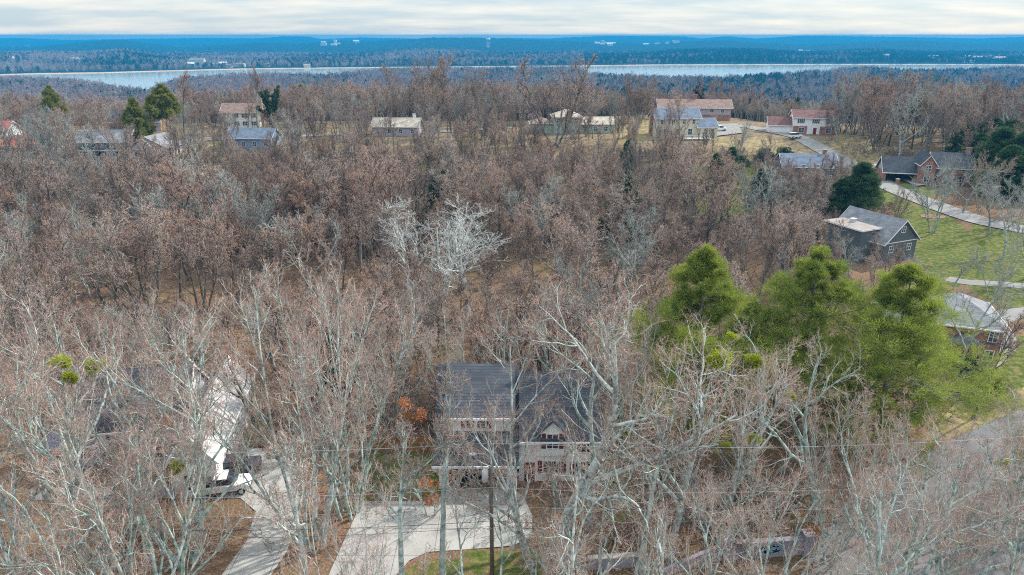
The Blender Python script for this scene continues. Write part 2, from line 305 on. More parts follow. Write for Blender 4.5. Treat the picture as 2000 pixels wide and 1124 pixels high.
class MB:
    def __init__(s): s.v = []; s.f = []
    def poly(s, pts, faces):
        b = len(s.v); s.v += [tuple(p) for p in pts]; s.f += [tuple(b + i for i in f) for f in faces]; return s
    def box(s, x0, x1, y0, y1, z0, z1):
        return s.poly([(x0, y0, z0), (x1, y0, z0), (x1, y1, z0), (x0, y1, z0), (x0, y0, z1), (x1, y0, z1), (x1, y1, z1), (x0, y1, z1)],
                      [(0, 3, 2, 1), (4, 5, 6, 7), (0, 1, 5, 4), (1, 2, 6, 5), (2, 3, 7, 6), (3, 0, 4, 7)])
    def extr(s, prof, a0, a1, axis='x'):        # profile (p,z) swept along x (p=y) or along y (p=x)
        n = len(prof)
        f = lambda a, p, z: (a, p, z) if axis == 'x' else (p, a, z)
        pts = [f(a0, p, z) for p, z in prof] + [f(a1, p, z) for p, z in prof]
        return s.poly(pts, [tuple(range(n)), tuple(range(2 * n - 1, n - 1, -1))] + [(i, n + i, n + (i + 1) % n, (i + 1) % n) for i in range(n)])
    def tube(s, pts, rad, k=8, caps=True):
        pts = [Vector(p) for p in pts]; n = len(pts); b = len(s.v)
        rad = [rad] * n if isinstance(rad, (int, float)) else rad
        for i, p in enumerate(pts):
            d = (pts[min(i + 1, n - 1)] - pts[max(i - 1, 0)]).normalized()
            a = d.orthogonal().normalized() if abs(d.z) > 0.95 else d.cross(Vector((0, 0, 1))).normalized()
            c = d.cross(a)
            for j in range(k):
                t = 2 * math.pi * j / k; s.v.append(tuple(p + (a * math.cos(t) + c * math.sin(t)) * rad[i]))
        for i in range(n - 1):
            for j in range(k): s.f.append((b + i * k + j, b + i * k + (j + 1) % k, b + (i + 1) * k + (j + 1) % k, b + (i + 1) * k + j))
        if caps: s.f += [tuple(b + j for j in range(k - 1, -1, -1)), tuple(b + (n - 1) * k + j for j in range(k))]
        return s
    def build(s, name, m, parent=None, loc=None, rz=0.0, smooth=False, bevel=0):
        me = bpy.data.meshes.new(name); me.from_pydata(s.v, [], s.f); me.materials.append(m); me.update()
        import bmesh
        bm = bmesh.new(); bm.from_mesh(me); bmesh.ops.recalc_face_normals(bm, faces=bm.faces)
        if bevel: bmesh.ops.bevel(bm, geom=bm.edges[:], offset=bevel, segments=2, affect='EDGES', clamp_overlap=True)
        bm.to_mesh(me); bm.free()
        if smooth: me.polygons.foreach_set('use_smooth', [True] * len(me.polygons))
        return link(name, me, parent, loc, rz)

# ------------------------------------------------------------------ ground
def build_ground():
    cx, cyy = 0.0, -60.0
    A = np.linspace(R(-58), R(58), 760); D = np.exp(np.linspace(math.log(20), math.log(13500), 900))
    aa, dd = np.meshgrid(A, D)
    x = cx + np.sin(aa) * dd; y = cyy + np.cos(aa) * dd
    z = terrain(x, y)
    rng = np.random.RandomState(3)
    n = rng.uniform(-1, 1, z.shape)
    far = np.clip((y - 3600) / 1500, 0, 1) * (z > LAKE + 1)
    z = z + n * far * 3.2
    litter = rng.uniform(-1, 1, z.shape) * 0.05 * (y < 120); z = z + litter
    nr, nc = z.shape
    V = np.stack([x, y, z], -1).reshape(-1, 3)
    i = np.arange(nr - 1)[:, None] * nc + np.arange(nc - 1)[None, :]
    F = np.stack([i, i + 1, i + nc + 1, i + nc], -1).reshape(-1, 4)
    m = bpy.data.materials.new('ground_cover'); m.use_nodes = True
    me = np_mesh('ground', V, [F], [m])
    lawn = np.zeros(len(V)); dry = np.zeros(len(V)); X, Y = V[:, 0], V[:, 1]
    def soft(poly, arr, val=1.0):
        P = [G(px, py)[:2] for px, py in poly]
        mask = inpoly(X, Y, P); arr[mask] = val
    for k_, p in enumerate(LAWNS): soft(p, lawn, [.62, .62, .30, .25, .55, .35][k_] if k_ < 6 else 1.0)
    for p in DRY: soft(p, dry)
    for nm, ar in (('lawn', lawn), ('dry', dry)):
        a = me.attributes.new(nm, 'FLOAT', 'POINT'); a.data.foreach_set('value', ar.astype(np.float32))
    t = m.node_tree; b = t.nodes['Principled BSDF']; b.inputs['Roughness'].default_value = 1.0; b.inputs['Specular IOR Level'].default_value = 0.05
    g = t.nodes.new('ShaderNodeNewGeometry')
    def noise(sc, det=5, ro=0.6):
        q = t.nodes.new('ShaderNodeTexNoise'); q.inputs['Scale'].default_value = sc; q.inputs['Detail'].default_value = det; q.inputs['Roughness'].default_value = ro
        t.links.new(g.outputs['Position'], q.inputs['Vector']); return q.outputs['Fac']
    def ramp(src, st):
        q = t.nodes.new('ShaderNodeValToRGB'); e = q.color_ramp.elements
        while len(e) < len(st): e.new(0.5)
        for k, (p, c) in enumerate(st): e[k].position = p; e[k].color = (*c, 1)
        t.links.new(src, q.inputs[0]); return q.outputs[0]
    def mixc(f, a, bb):
        q = t.nodes.new('ShaderNodeMix'); q.data_type = 'RGBA'
        for s_, v in (('Factor', f), ('A', a), ('B', bb)):
            if hasattr(v, 'default_value') or hasattr(v, 'is_output'): t.links.new(v, q.inputs[s_])
            else: q.inputs[s_].default_value = v
        return q.outputs['Result']
    litter_c = ramp(noise(5.0, 8, 0.75), [(0.30, (0.065, 0.045, 0.034)), (0.45, (0.15, 0.095, 0.065)), (0.56, (0.26, 0.155, 0.10)), (0.68, (0.40, 0.27, 0.17))])
    patch = ramp(noise(0.10, 4), [(0.42, (0, 0, 0)), (0.60, (1, 1, 1))])
    weed = ramp(noise(3.0, 6, 0.7), [(0.35, (0.07, 0.07, 0.03)), (0.6, (0.16, 0.13, 0.06))])
    wood = mixc(patch, litter_c, mixc(0.5, litter_c, weed) if False else litter_c)
    ridge_grass = ramp(noise(0.8, 8, 0.7), [(0.34, (0.10, 0.09, 0.05)), (0.5, (0.20, 0.155, 0.10)), (0.64, (0.32, 0.23, 0.16))])
    q = t.nodes.new('ShaderNodeMix'); q.data_type = 'RGBA'
    mm = t.nodes.new('ShaderNodeMath'); mm.operation = 'MULTIPLY'; mm.inputs[1].default_value = 0.55; t.links.new(patch, mm.inputs[0])
    t.links.new(mm.outputs[0], q.inputs['Factor']); t.links.new(litter_c, q.inputs['A']); t.links.new(weed, q.inputs['B']); wood = q.outputs['Result']
    grass = ramp(noise(1.3, 8, 0.7), [(0.36, (0.05, 0.085, 0.018)), (0.50, (0.095, 0.125, 0.03)), (0.60, (0.21, 0.165, 0.08))])
    drygrass = ramp(noise(0.7, 8, 0.7), [(0.34, (0.13, 0.13, 0.05)), (0.50, (0.25, 0.20, 0.11)), (0.64, (0.38, 0.29, 0.18))])
    def mask(attr):
        at = t.nodes.new('ShaderNodeAttribute'); at.attribute_name = attr
        s1 = t.nodes.new('ShaderNodeMath'); s1.operation = 'MULTIPLY_ADD'; s1.inputs[1].default_value = 1.6; s1.inputs[2].default_value = -0.8
        t.links.new(noise(0.9, 6, 0.7), s1.inputs[0])
        s2 = t.nodes.new('ShaderNodeMath'); s2.operation = 'ADD'; t.links.new(at.outputs['Fac'], s2.inputs[0]); t.links.new(s1.outputs[0], s2.inputs[1])
        return ramp(s2.outputs[0], [(0.42, (0, 0, 0)), (0.62, (1, 1, 1))])
    spy = t.nodes.new('ShaderNodeSeparateXYZ'); t.links.new(g.outputs['Position'], spy.inputs[0])
    ry = t.nodes.new('ShaderNodeMapRange'); ry.inputs['From Min'].default_value = 165; ry.inputs['From Max'].default_value = 205; t.links.new(spy.outputs[1], ry.inputs['Value'])
    wood = mixc(ry.outputs[0], wood, ridge_grass)
    col = mixc(mask('lawn'), wood, grass)
    col = mixc(mask('dry'), col, drygrass)
    # far wooded slopes
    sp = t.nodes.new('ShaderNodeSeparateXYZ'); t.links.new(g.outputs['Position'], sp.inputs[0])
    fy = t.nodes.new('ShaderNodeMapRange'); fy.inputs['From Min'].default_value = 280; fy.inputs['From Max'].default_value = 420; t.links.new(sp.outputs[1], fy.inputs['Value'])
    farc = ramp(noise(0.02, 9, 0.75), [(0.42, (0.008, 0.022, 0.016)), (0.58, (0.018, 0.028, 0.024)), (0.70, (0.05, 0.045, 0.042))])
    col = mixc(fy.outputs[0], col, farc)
    bh = t.nodes.new('ShaderNodeMapRange'); bh.inputs['From Min'].default_value = LAKE + 2.2; bh.inputs['From Max'].default_value = LAKE + 1.2; t.links.new(sp.outputs[2], bh.inputs['Value'])
    col = mixc(bh.outputs[0], col, (0.55, 0.42, 0.30, 1))
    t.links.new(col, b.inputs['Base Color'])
    bp = t.nodes.new('ShaderNodeBump'); bp.inputs['Strength'].default_value = 0.6; bp.inputs['Distance'].default_value = 0.12
    t.links.new(noise(4.0, 6, 0.7), bp.inputs['Height']); t.links.new(bp.outputs[0], b.inputs['Normal'])
    tag(link('ground', me), 'leaf littered ground rising to the ridge and wooded hills', None, kind='structure')

LAWNS = [
    [(740, 880), (865, 880), (865, 975), (700, 975), (690, 1000), (640, 1000)],
    [(780, 1124), (835, 1085), (960, 1080), (1060, 1068), (1060, 1180), (770, 1180)],
    [(0, 1000), (420, 985), (470, 1050), (430, 1160), (0, 1170)],
    [(120, 940), (380, 940), (380, 985), (120, 985)],
    [(1170, 890), (1280, 885), (1330, 960), (1200, 1040), (1150, 960)],
    [(1400, 960), (1560, 950), (1600, 1040), (1420, 1060)],
    [(1740, 400), (1800, 405), (1860, 425), (1900, 460), (1900, 560), (1830, 560), (1770, 480)],
    [(1900, 430), (2060, 440), (2060, 640), (1930, 590), (1890, 560)],
    [(1900, 690), (2040, 640), (2060, 760), (1990, 760), (1880, 800), (1860, 760)],
    [(1340, 320), (1480, 330), (1500, 420), (1400, 440), (1340, 400)],
    [(800, 318), (850, 305), (860, 345), (800, 350)], [(890, 262), (925, 258), (930, 285), (900, 290)],
    [(1690, 325), (1760, 345), (1840, 350), (1870, 375), (1800, 385), (1700, 370)],
    [(1100, 218), (1220, 222), (1180, 232), (1100, 230)],
    [(1700, 370), (1760, 380), (1790, 400), (1700, 405)],
]
DRY = [
    [(60, 262), (160, 262), (430, 270), (430, 300), (160, 300), (60, 285)],
    [(1390, 268), (1500, 270), (1560, 295), (1640, 330), (1600, 340), (1500, 300), (1400, 285)],
    [(1190, 225), (1270, 225), (1300, 270), (1200, 285)],
    [(1640, 262), (1760, 310), (1700, 330), (1620, 290)],
    [(1860, 790), (1990, 760), (2080, 750), (2080, 775), (1880, 850), (1780, 880)],
    [(170, 170), (420, 180), (420, 222), (170, 215)],
    [(440, 700), (520, 760), (520, 860), (420, 860)],
]
build_ground()
def drape(name, polys, m, off=0.06, step=1.0, pix=True, label=None):
    """one sheet laid on the ground: outline(s) given in picture columns and rows, filled with a grid"""
    V, F = [], []
    for poly in polys:
        P = np.array([G(px, py)[:2] for px, py in poly]) if pix else np.array(poly, float)
        import bmesh
        bm = bmesh.new(); vs = [bm.verts.new((p[0], p[1], 0)) for p in P]; bm.faces.new(vs)
        x0, y0 = P.min(0); x1, y1 = P.max(0)
        for a, b, nrm in ((x0, x1, (1, 0, 0)), (y0, y1, (0, 1, 0))):
            k = a + step
            while k < b:
                co = (k, 0, 0) if nrm[0] else (0, k, 0)
                bmesh.ops.bisect_plane(bm, geom=bm.verts[:] + bm.edges[:] + bm.faces[:], plane_co=co, plane_no=nrm, dist=1e-5); k += step
        bmesh.ops.triangulate(bm, faces=bm.faces[:])
        bm.verts.index_update(); b0 = len(V)
        for v in bm.verts: V.append((v.co.x, v.co.y, tz(v.co.x, v.co.y) + off))
        for f in bm.faces:
            ids = [b0 + v.index for v in f.verts]
            if f.normal.z < 0: ids.reverse()
            F.append(ids)
        bm.free()
    me = bpy.data.meshes.new(name); me.from_pydata(V, [], F); me.materials.append(m); me.update()
    return tag(link(name, me), label, None, kind='structure')
def ribbon(pts, wd):
    """outline of a strip of width wd (m) along picture points"""
    P = [Vector(G(px, py)[:2]) for px, py in pts]; Q = []
    for i in range(len(P) - 1):                       # smooth with Catmull-Rom
        p0, p1, p2, p3 = P[max(i - 1, 0)], P[i], P[i + 1], P[min(i + 2, len(P) - 1)]
        for k in range(6):
            t = k / 6; Q.append(0.5 * ((2 * p1) + (p2 - p0) * t + (2 * p0 - 5 * p1 + 4 * p2 - p3) * t * t + (3 * p1 - p0 - 3 * p2 + p3) * t ** 3))
    Q.append(P[-1]); Lf, Rt = [], []
    for i, q in enumerate(Q):
        d = (Q[min(i + 1, len(Q) - 1)] - Q[max(i - 1, 0)]).normalized(); n = Vector((-d.y, d.x)) * wd / 2
        Lf.append(tuple(q + n)); Rt.append(tuple(q - n))
    return Lf + Rt[::-1]
DRIVE_C = [(708, 981), (868, 981), (872, 956), (1000, 956), (1022, 972), (1040, 1010), (1038, 1052), (1000, 1068), (900, 1076), (836, 1080), (800, 1096), (770, 1130), (740, 1200), (560, 1200), (640, 1130), (680, 1040)]
DRIVE_L = [(400, 872), (560, 880), (585, 900), (594, 960), (585, 1020), (560, 1080), (520, 1140), (490, 1200), (380, 1200), (430, 1130), (480, 1060), (500, 1000), (470, 975), (400, 968)]
drape('driveway', [DRIVE_C], M['concrete'], label='pale concrete driveway in front of the garage')
drape('driveway', [DRIVE_L], M['concrete'], label='pale concrete driveway beside the white sided house')
drape('road', [[(2100, 762), (2000, 800), (1930, 826), (1865, 858), (1800, 890), (1720, 930), (1650, 985), (1600, 1050), (1585, 1120), (1560, 1200), (2150, 1200), (2150, 900)]], M['asphalt'], label='grey street curving behind the bare trees')
drape('road', [ribbon([(1440, 245), (1530, 262), (1590, 285), (1650, 318), (1700, 345), (1740, 368), (1800, 392), (1860, 415), (1930, 436), (2060, 462)], 6.2)], M['asphalt_old'], off=.16, step=1.5, pix=False, label='pale street winding up to the white two storey house')
drape('path', [ribbon([(2060, 566), (1960, 556), (1890, 552), (1850, 545)], 2.6)], M['asphalt_old'], off=0.05, pix=False, label='grey path across the lawn')
drape('driveway', [ribbon([(2080, 606), (1990, 612), (1945, 632), (1962, 668), (1930, 705), (1880, 716)], 3.0)], M['asphalt_old'], off=0.05, pix=False, label='pale curved driveway by the red brick house')
drape('driveway', [[(1758, 352), (1800, 340), (1842, 340), (1846, 358), (1790, 366)]], M['concrete'], off=0.30, label='driveway of the brick house with the white car')
drape('driveway', [[(1700, 331), (1740, 321), (1770, 330), (1755, 338)]], M['concrete'], off=0.30, label='parking strip under the white car')
drape('road', [ribbon([(80, 292), (180, 288), (300, 280), (420, 272), (560, 268), (700, 262), (860, 258), (1000, 250)], 4.5)], M['asphalt_old'], off=.18, step=2, pix=False, label='pale street along the ridge')
drape('driveway', [[(1385, 245), (1440, 243), (1450, 262), (1400, 268)]], M['asphalt_old'], off=0.36, label='parking area beside the cream house')
drape('path', [[(60, 955), (390, 950), (395, 972), (60, 978)]], M['asphalt_old'], off=0.05, label='paved terrace in front of the left house')
mu = thing  # (mulch ring is a patch of the setting)
mx_, my_, _ = G(1822, 424)
drape('mulch_bed', [[(mx_ + 2.6 * math.cos(a), my_ + 2.0 * math.sin(a)) for a in np.linspace(0, 2 * math.pi, 24, endpoint=False)]], M['mulch'], off=0.08, step=1, pix=False, label='round mulch bed under the lawn tree')

# water
wm = bpy.data.materials.new('lake_water'); wm.use_nodes = True
b = wm.node_tree.nodes['Principled BSDF']; b.inputs['Base Color'].default_value = (0.30, 0.38, 0.38, 1); b.inputs['Roughness'].default_value = 0.12; b.inputs['Specular IOR Level'].default_value = 0.9
n_ = wm.node_tree.nodes.new('ShaderNodeTexNoise'); n_.inputs['Scale'].default_value = 0.08; n_.inputs['Detail'].default_value = 6
g_ = wm.node_tree.nodes.new('ShaderNodeNewGeometry'); wm.node_tree.links.new(g_.outputs['Position'], n_.inputs['Vector'])
bp_ = wm.node_tree.nodes.new('ShaderNodeBump'); bp_.inputs['Strength'].default_value = 0.25; bp_.inputs['Distance'].default_value = 1.0
wm.node_tree.links.new(n_.outputs['Fac'], bp_.inputs['Height']); wm.node_tree.links.new(bp_.outputs[0], b.inputs['Normal'])
mb = MB(); mb.poly([(-6000, 900, LAKE), (6000, 900, LAKE), (6000, 6000, LAKE), (-6000, 6000, LAKE)], [(0, 1, 2, 3)])
tag(mb.build('water', wm), 'wide pale lake between the wooded shores', None, kind='structure')

# ------------------------------------------------------------------ branching trees
UP = np.array([0, 0, 1.0])
def unit(a): return a / np.maximum(np.linalg.norm(a, axis=-1, keepdims=True), 1e-9)
def spread(rng, P, RD, LN, m, tmin, tmax, ang, asd, ratio, seg, wig, trop, rr, rmin, falloff=0.35, out=0.0):
    """children of a level. P (N,n+1,3) points, RD (N,n+1) radii, LN (N,) lengths -> same for the next level"""
    Nn, n1, _ = P.shape; K = Nn * m
    par = np.repeat(np.arange(Nn), m)
    t = tmin + (tmax - tmin) * ((np.tile(np.arange(m), Nn) + rng.uniform(0, 1, K)) / m)
    f = t * (n1 - 1); i0 = np.clip(f.astype(int), 0, n1 - 2); ff = (f - i0)[:, None]
    base = P[par, i0] * (1 - ff) + P[par, i0 + 1] * ff
    T = unit(P[par, i0 + 1] - P[par, i0]); rad = RD[par, i0] * (1 - ff[:, 0]) + RD[par, i0 + 1] * ff[:, 0]
    a = unit(np.cross(T, UP + rng.normal(0, 0.15, (K, 3)))); b_ = np.cross(T, a)
    az = np.tile(np.arange(m), Nn) * 2.4 + rng.uniform(0, 6.28, Nn)[par] + rng.normal(0, 0.5, K)
    U = a * np.cos(az)[:, None] + b_ * np.sin(az)[:, None]
    an = np.abs(rng.normal(ang, asd, K))
    d = unit(T * np.cos(an)[:, None] + U * np.sin(an)[:, None])
    ln = LN[par] * ratio * (1 - falloff * (t - tmin) / max(1e-6, tmax - tmin)) * rng.uniform(0.65, 1.25, K)
    r0 = np.maximum(np.minimum(rad * 0.8, rr * ln), rmin)
    pts = np.zeros((K, seg + 1, 3)); pts[:, 0] = base; p = base
    for k in range(seg):
        o_ = base * np.array([1, 1, 0]); 
        d = unit(d + rng.normal(0, wig, (K, 3)) + UP * trop + (unit(o_) * out if out else 0))
        p = p + d * (ln / seg)[:, None]; pts[:, k + 1] = p
    tt = np.linspace(0, 1, seg + 1)[None, :]
    rd = np.maximum(r0[:, None] * (1 - 0.78 * tt), rmin * 0.7)
    return pts, rd, ln
def tubes(P, RD, k, close=True):
    Nn, n1, _ = P.shape
    T = np.zeros_like(P); T[:, 1:-1] = P[:, 2:] - P[:, :-2]; T[:, 0] = P[:, 1] - P[:, 0]; T[:, -1] = P[:, -1] - P[:, -2]; T = unit(T)
    ref = np.where(np.abs(T[:, :1, 2:3]) > 0.9, np.array([1.0, 0, 0]), UP); ref = np.broadcast_to(ref, T.shape)
    a = unit(np.cross(T, ref)); b_ = np.cross(T, a)
    th = np.arange(k) * 2 * math.pi / k
    V = P[:, :, None, :] + RD[:, :, None, None] * (a[:, :, None, :] * np.cos(th)[None, None, :, None] + b_[:, :, None, :] * np.sin(th)[None, None, :, None])
    idx = np.arange(Nn * n1 * k).reshape(Nn, n1, k)
    F = np.stack([idx[:, :-1], np.roll(idx, -1, 2)[:, :-1], np.roll(idx, -1, 2)[:, 1:], idx[:, 1:]], -1).reshape(-1, 4)
    return V.reshape(-1, 3), F
def merge(parts, mats, name):
    """parts: list of (V,F,mat index)"""
    V, F, mi, b0 = [], [], [], 0
    for v, f, k in parts: V.append(v); F.append(f + b0); mi.append(k); b0 += len(v)
    return np_mesh(name, np.concatenate(V), F, mats, mi)
def bare_tree(seed, H, style, matb, matt, rmin, dens=1.0, depth=5, matm=None, q4=4, q5=2):
    """style: oak (spreading, crooked), vase (upright fan), tall (long bole), fine (dense upright twigs), shrub"""
    rng = np.random.RandomState(seed)
    S = dict(
        oak=dict(n0=1, r=0.0165, bole=0.30, L1=10, a1=0.75, t1=(0.26, 0.98), k1=0.52, w1=0.17, tr1=0.13, a2=0.75, k2=0.52, w=0.19, tr=0.07, wob=0.07),
        vase=dict(n0=3, r=0.0095, bole=0.14, L1=8, a1=0.50, t1=(0.18, 0.95), k1=0.46, w1=0.15, tr1=0.12, a2=0.55, k2=0.50, w=0.13, tr=0.10, wob=0.05),
        fine=dict(n0=6, r=0.0065, bole=0.10, L1=10, a1=0.45, t1=(0.18, 0.97), k1=0.38, w1=0.13, tr1=0.14, a2=0.50, k2=0.50, w=0.12, tr=0.11, wob=0.05),
        tall=dict(n0=1, r=0.014, bole=0.5, L1=12, a1=0.70, t1=(0.50, 0.98), k1=0.30, w1=0.14, tr1=0.12, a2=0.65, k2=0.50, w=0.17, tr=0.06, wob=0.035),
        shrub=dict(n0=6, r=0.010, bole=0.05, L1=5, a1=0.6, t1=(0.15, 0.95), k1=0.45, w1=0.16, tr1=0.05, a2=0.6, k2=0.55, w=0.18, tr=0.04, wob=0.09),
    )[style]
    n0 = S['n0']; seg0 = 12
    P = np.zeros((n0, seg0 + 1, 3)); fan = {'vase': 0.34, 'fine': 0.30, 'shrub': 0.75}.get(style, 0.04)
    az = rng.uniform(0, 6.28) + np.arange(n0) * 6.28 / n0 + rng.normal(0, 0.3, n0)
    d = unit(np.stack([np.cos(az) * fan, np.sin(az) * fan, np.ones(n0)], -1)); base = d * np.array([1, 1, 0]) * ((1.1 if n0 < 4 else 1.9) if n0 > 1 else 0)
    P[:, 0] = base - np.array([0, 0, 0.4]); p = P[:, 0].copy(); L0 = H * (0.86 if style == 'oak' else 0.9) * rng.uniform(0.85, 1.05, n0)
    for k in range(seg0):
        d = unit(d + rng.normal(0, S['wob'], (n0, 3)) + UP * (0.03 if style != 'shrub' else 0.0)); p = p + d * (L0 / seg0)[:, None]; P[:, k + 1] = p
    tt = np.linspace(0, 1, seg0 + 1)[None, :]
    RD = H * S['r'] * (1 - 0.85 * tt) * np.ones((n0, 1)); RD[:, 0] *= 1.3
    RD = np.maximum(RD, rmin)
    m = lambda q: max(2, int(round(q * dens)))
    P1, R1_, N1 = spread(rng, P, RD, L0, m(S['L1']), *S['t1'], S['a1'], 0.16, S['k1'], 8, S['w1'], S['tr1'], 0.026, rmin * 2.2, 0.55)
    trunk = merge([(*tubes(P, RD, 8), 0), (*tubes(P1, R1_, 6), 0)], [matb], 'trunk')
    P2, R2_, N2 = spread(rng, P1, R1_, N1, m(7), 0.22, 0.98, S['a2'], 0.18, S['k2'], 6, S['w'], S['tr'], 0.018, rmin * 1.8)
    parts = [(*tubes(P2, R2_, 4), 0)]
    P2b, R2b, N2b = spread(rng, P, RD, L0, m(6), 0.7, 0.99, 0.6, 0.18, 0.14, 5, S['w'], S['tr'], 0.013, rmin * 1.6)
    parts.append((*tubes(P2b, R2b, 4), 0)); 
    P3, R3_, N3 = spread(rng, P2, R2_, N2, m(6), 0.2, 0.99, 0.7, 0.2, 0.52, 4, S['w'], 0.07, 0.010, rmin * 1.15)
    P3b, R3b, N3b = spread(rng, P1, R1_, N1, m(7), 0.45, 0.99, 0.75, 0.2, 0.22, 4, S['w'], 0.07, 0.010, rmin * 1.15)
    P3c, R3c, N3c = spread(rng, P2b, R2b, N2b, m(6), 0.2, 0.99, 0.7, 0.2, 0.5, 4, S['w'], 0.07, 0.010, rmin * 1.15)
    P3 = np.concatenate([P3, P3b, P3c]); R3_ = np.concatenate([R3_, R3b, R3c]); N3 = np.concatenate([N3, N3b, N3c])
    parts.append((*tubes(P3, R3_, 3), 1))
    if depth >= 4:
        P4, R4_, N4 = spread(rng, P3, R3_, N3, q4, 0.15, 1.0, 0.7, 0.2, 0.55, 3, S['w'], 0.08, 0.008, rmin * 0.85)
        parts.append((*tubes(P4, R4_, 3), 2))
    if depth >= 5:
        P5, R5_, N5 = spread(rng, P4, R4_, N4, q5, 0.25, 1.0, 0.7, 0.2, 0.6, 2, 0.12, 0.06, 0.008, rmin * 0.65)
        parts.append((*tubes(P5, R5_, 3), 2))
    crown = merge(parts, [matb, matm or matt, matt], 'crown')
    return trunk, crown, P3
def tufts(rng, C, Dr, n, ln, wd, sp=0.9):
    """blades round each centre C, growing along Dr"""
    K = len(C); c = np.repeat(C, n, 0); d = unit(np.repeat(Dr, n, 0) + rng.normal(0, sp, (K * n, 3)))
    a = unit(np.cross(d, rng.normal(0, 1, (K * n, 3)))); l = ln * rng.uniform(0.6, 1.3, (K * n, 1)); w_ = wd * rng.uniform(0.7, 1.3, (K * n, 1))
    c = c + rng.normal(0, ln * 0.3, c.shape)
    V = np.stack([c - a * w_ * 0.3, c + d * l * 0.5 - a * w_ * 0.5, c + d * l, c + d * l * 0.5 + a * w_ * 0.5], 1)
    return V.reshape(-1, 3), np.arange(K * n * 4).reshape(-1, 4)
def pine_tree(seed, H, wid, leaf, nwh=24, perwh=5, bl=0.40, bw=0.034, start=0.14, droop=0.0, shape='pine', tuftn=12):
    rng = np.random.RandomState(seed)
    P = np.zeros((1, 14, 3)); P[0, :, 2] = np.linspace(-0.4, H, 14); P[0, :, :2] += np.cumsum(rng.normal(0, 0.06, (14, 2)), 0)
    RD = (H * 0.016 * (1 - 0.93 * np.linspace(0, 1, 14)))[None]
    parts_t = [(*tubes(P, RD, 8), 0)]; top_ = P[0, -1] - np.stack([np.zeros(40), np.zeros(40), rng.uniform(0, 1.3, 40)], -1) * (1 if shape == 'pine' else .4)
    hs, az, ln, el = [], [], [], []
    for i in range(nwh):
        t = start + (1 - start) * (i + rng.uniform(-0.5, 0.5)) / nwh; t = min(max(t, start), 0.96)
        if shape == 'pine': q = (t - start) / (1 - start); r = wid * min(1, 1.18 * (1 - q) + .02) * min(1, .78 + q * 1.6)
        else: r = wid * (1 - (t - start) / (1 - start)) ** 0.75 + 0.15
        for j in range(perwh):
            hs.append(t); az.append(rng.uniform(0, 6.28)); ln.append(r * (rng.uniform(0.55, 1.2) if shape != 'pine' else rng.choice([rng.uniform(.35, .7), rng.uniform(.8, 1.25)]))); el.append((0.0 + 0.5 * t ** 2 if shape == 'pine' else 0.35) + rng.normal(0, 0.12))
    hs, az, ln, el = map(np.array, (hs, az, ln, el)); K = len(hs)
    base = np.stack([np.interp(hs * H, P[0, :, 2], P[0, :, 0]), np.interp(hs * H, P[0, :, 2], P[0, :, 1]), hs * H], -1)
    d = np.stack([np.cos(az) * np.cos(el), np.sin(az) * np.cos(el), np.sin(el)], -1)
    seg = 6; pts = np.zeros((K, seg + 1, 3)); pts[:, 0] = base; p = base
    for k in range(seg):
        d = unit(d + rng.normal(0, 0.08, (K, 3)) + UP * (0.05 - droop)); p = p + d * (ln / seg)[:, None]; pts[:, k + 1] = p
    r0 = np.maximum(0.012 * ln + 0.01, 0.02); rd = r0[:, None] * (1 - 0.8 * np.linspace(0, 1, seg + 1))[None]
    parts_t.append((*tubes(pts, rd, 4), 0)); trunk = merge(parts_t, [M['bark_brown']], 'trunk')
    P2, R2_, N2 = spread(rng, pts, rd, ln, 9, 0.30 if shape != 'pine' else .48, 1.0, 0.75, 0.2, 0.36, 3, 0.10, 0.05, 0.01, 0.012, 0.3)
    P3, R3_, N3 = spread(rng, P2, R2_, N2, 4, 0.2, 1.0, 0.7, 0.2, 0.55, 2, 0.10, 0.08, 0.01, 0.01, 0.3)
    C = np.concatenate([P2[:, 2], P2[:, 3], P3[:, 1], P3[:, 2], pts[:, -1], pts[:, -2], top_]); Dr = np.concatenate([P2[:, 3] - P2[:, 2]] * 2 + [P3[:, 2] - P3[:, 1]] * 2 + [pts[:, -1] - pts[:, -2]] * 2 + [unit(rng.normal(0, .6, (40, 3)) + UP)])
    v, f = tufts(rng, C, unit(Dr) * 0.8 + UP * 0.35, tuftn, bl, bw, 0.42)
    crown = merge([(*tubes(P2, R2_, 3), 0), (v, f, 1)], [M['bark_brown'], leaf], 'crown')
    return trunk, crown, None
def leafball(seed, rx, rz, n, ln, wd, leaf, clumps=14, stems=None):
    rng = np.random.RandomState(seed)
    cc = unit(rng.normal(0, 1, (clumps, 3))) * rng.uniform(0.2, 0.75, (clumps, 1)); cr = rng.uniform(0.28, 0.5, clumps)
    k = rng.randint(0, clumps, n); u = unit(rng.normal(0, 1, (n, 3)))
    q = cc[k] + u * (cr[k] * rng.uniform(0.6, 1.0, n) ** 0.5)[:, None]
    C = q * np.array([rx, rx, rz]) + np.array([0, 0, rz])
    v, f = tufts(rng, C, u, 1, ln, wd, 0.7)
    return np_mesh('foliage', v, [f], [leaf], smooth=True)

